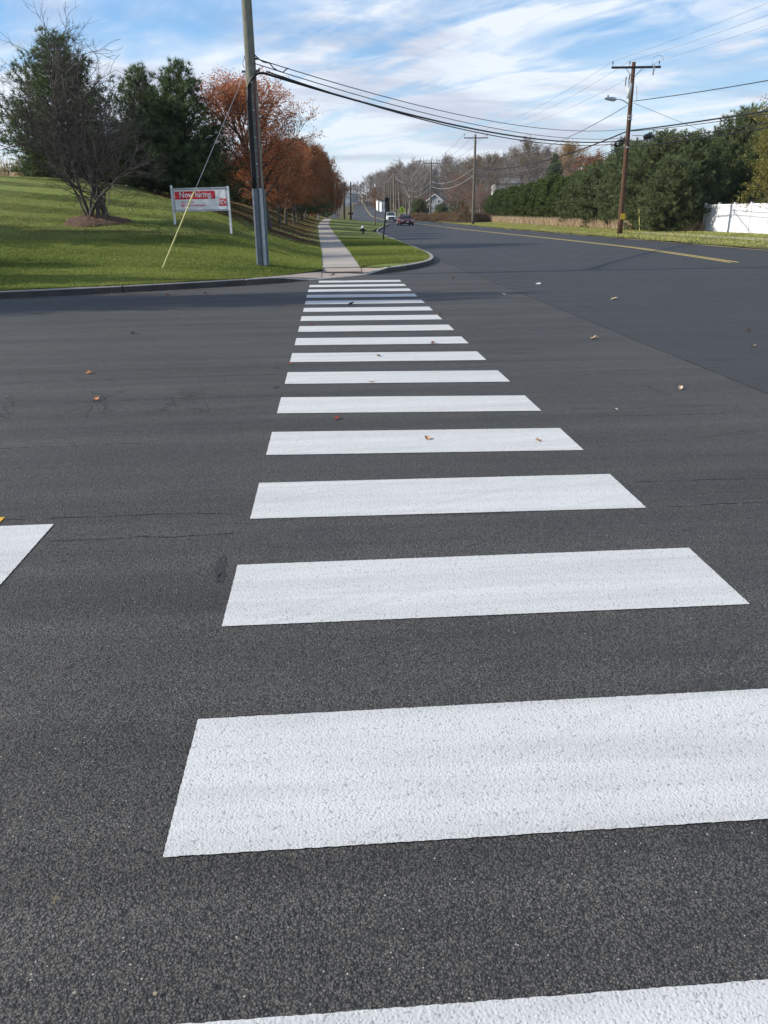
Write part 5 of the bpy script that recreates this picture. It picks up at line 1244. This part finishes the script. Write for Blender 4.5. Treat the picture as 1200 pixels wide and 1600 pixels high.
# ------------------------------------------------------------------ distant buildings
def window(parent, x, y, z, w0, h0, rz=0):
    f_ = MB(); f_.box((x, y, z + h0 / 2), (w0 + .16, .08, .08)); f_.box((x, y, z - h0 / 2), (w0 + .2, .12, .08)); f_.box((x - w0 / 2, y, z), (.08, .08, h0)); f_.box((x + w0 / 2, y, z), (.08, .08, h0))
    fr = f_.make('window', M_vinyl, parent); MB().box((x, y + .02, z), (w0, .03, h0)).make('pane', M_glass, fr); return fr
def gable_house(label, px, Y, py_ridge, py_eave, w0, depth, wall_m, rz, win, cat='house'):
    base = foot(px, Y, -.1); o = thing('house' if cat == 'house' else 'shed', label, cat, base, rz)
    he = float(at(px, py_eave, Y)[2]) - base[2]; hr = float(at(px, py_ridge, Y)[2]) - base[2]
    MB().box((0, 0, he / 2), (w0, depth, he)).add([(-w0 / 2, -depth / 2, he), (w0 / 2, -depth / 2, he), (0, -depth / 2, hr - .1), (-w0 / 2, depth / 2, he), (w0 / 2, depth / 2, he), (0, depth / 2, hr - .1)], [(0, 1, 2), (5, 4, 3)]).make('wall', wall_m, o)
    ov = .45; k = (hr - he) / (w0 / 2)
    v = []
    for y in (-depth / 2 - ov, depth / 2 + ov):
        for x, z in ((-w0 / 2 - ov, he - ov * k), (0, hr), (w0 / 2 + ov, he - ov * k), (w0 / 2 + ov, he - ov * k + .18), (0, hr + .2), (-w0 / 2 - ov, he - ov * k + .18)): v.append((x, y, z))
    f = [(0, 1, 7, 6), (1, 2, 8, 7), (3, 4, 10, 9), (4, 5, 11, 10), (2, 3, 9, 8), (5, 0, 6, 11), (0, 5, 4, 1), (1, 4, 3, 2), (6, 7, 10, 11), (7, 8, 9, 10)]
    obj('roof', v, f, M_greyroof, o)
    mb = MB()
    for a, b in (((-w0 / 2 - ov, he - ov * k + .05), (0, hr + .07)), ((0, hr + .07), (w0 / 2 + ov, he - ov * k + .05))): mb.tube([(a[0], -depth / 2 - ov - .03, a[1]), (b[0], -depth / 2 - ov - .03, b[1])], .12, 4)
    mb.make('barge_board', M_vinyl, o)
    for (x, z, ww, hh) in win: window(o, x, -depth / 2 - .03, z, ww, hh)
    return o
h = gable_house('small grey-roofed house with a chimney, seen through the woods', 686, 300, 304, 313, 5.6, 8, M_greywall, -.5, ((-1.4, 3.0, .9, 1.2), (1.4, 3.0, .9, 1.2)))
MB().box((-1.2, -3.6, top_h(686, 301, 300)/2 + .4), (.8, .6, top_h(686, 301, 300))).make('chimney', simple('brown chimney brick', (.14, .07, .05), .9), h)
sh = gable_house('tiny white shed with a peaked grey roof beside the road', 668.5, 225, 320, 324.5, 2.3, 2.3, M_wall, 0, ((0, 1.1, 1.4, 1.1),), 'shed')
h2 = gable_house('grey gabled house roof above the hedge behind the evergreens', 895, 235, 275, 288, 6.4, 8, M_greywall, .25, ((-1.5, 4.5, 1., 1.3), (1.5, 4.5, 1., 1.3)))
base = foot(803, 212, -.1); wh = thing('white_house', 'white house with dark windows partly hidden by the woods above the hedge', 'house', base, .0)
hh = top_h(803, 288, 212)
MB().box((0, 0, hh / 2), (11.0, 7, hh)).make('wall', M_wall, wh)
MB().prism([(-6, -4, hh), (6, -4, hh), (5, 0, hh + 1.3), (-5, 0, hh + 1.3)], 0, .15).make('roof', M_greyroof, wh)
for x in (-4.2, -2.0, 1.6, 4.0):
    for z in (hh - 1.5, hh - 4.3):
        if z > .8: window(wh, x, -3.55, z, 1.1, 1.4)
# commercial buildings at the end of the road
def block(label, px0, px1, pyt, pyb, Y, mat, wins, name='commercial_building'):
    x0, x1 = at(px0, 315, Y)[0], at(px1, 315, Y)[0]; zb = zg((x0 + x1) / 2, Y) - .5; zt_ = float(at((px0 + px1) / 2, pyt, Y)[2])
    o = thing(name, label, 'building', ((x0 + x1) / 2, Y, zb)); W, Hh = x1 - x0, zt_ - zb
    MB().box((0, 0, Hh / 2), (W, 12, Hh)).make('wall', mat, o); MB().box((0, 0, Hh + .15), (W + .5, 12.5, .3)).make('roof', M_greyroof, o)
    for i in range(wins[0]):
        for j in range(wins[1]): window(o, -W / 2 + W * (i + .5) / wins[0], -6.05, Hh - 1.8 - j * 3.2, W / wins[0] * .42, 1.5)
    return o
block('white two-storey building left of the top of the road', 537, 549.5, 303.5, 316, 430, M_wall, (4, 2))
block('grey building at the very end of the road', 549, 559, 303.5, 316, 640, M_greywall, (3, 1))
block('low white building just right of the road end', 559.5, 563, 305, 314, 640, M_wall, (2, 1))
block('cream building at the top of the road, right side', 566, 572, 305, 318, 470, M_cream, (2, 1))
block('low white notice-like building among the far poles', 589, 592, 313, 322, 330, M_wall, (1, 1), 'white_shed')
block('second low white building among the far poles', 594.5, 600, 315, 324, 300, M_wall, (2, 1), 'white_shed')

# ------------------------------------------------------------------ thin air between here and the end of the road
hm = bpy.data.materials.new('thin haze'); hm.use_nodes = True; ht = hm.node_tree; ht.nodes.clear()
ho = ht.nodes.new('ShaderNodeOutputMaterial'); hv = ht.nodes.new('ShaderNodeVolumePrincipled'); hv.inputs['Color'].default_value = (.80, .88, 1.0, 1)
hv.inputs['Density'].default_value = .00013; hv.inputs['Anisotropy'].default_value = .2; ht.links.new(hv.outputs[0], ho.inputs['Volume'])
MB().add([(x, y, z) for z in (-3, 120) for x, y in ((-1700, -400), (1800, -400), (1800, 3700), (-1700, 3700))], [(0, 3, 2, 1), (4, 5, 6, 7), (0, 1, 5, 4), (1, 2, 6, 5), (2, 3, 7, 6), (3, 0, 4, 7)]).make('haze', hm, None, kind='stuff')
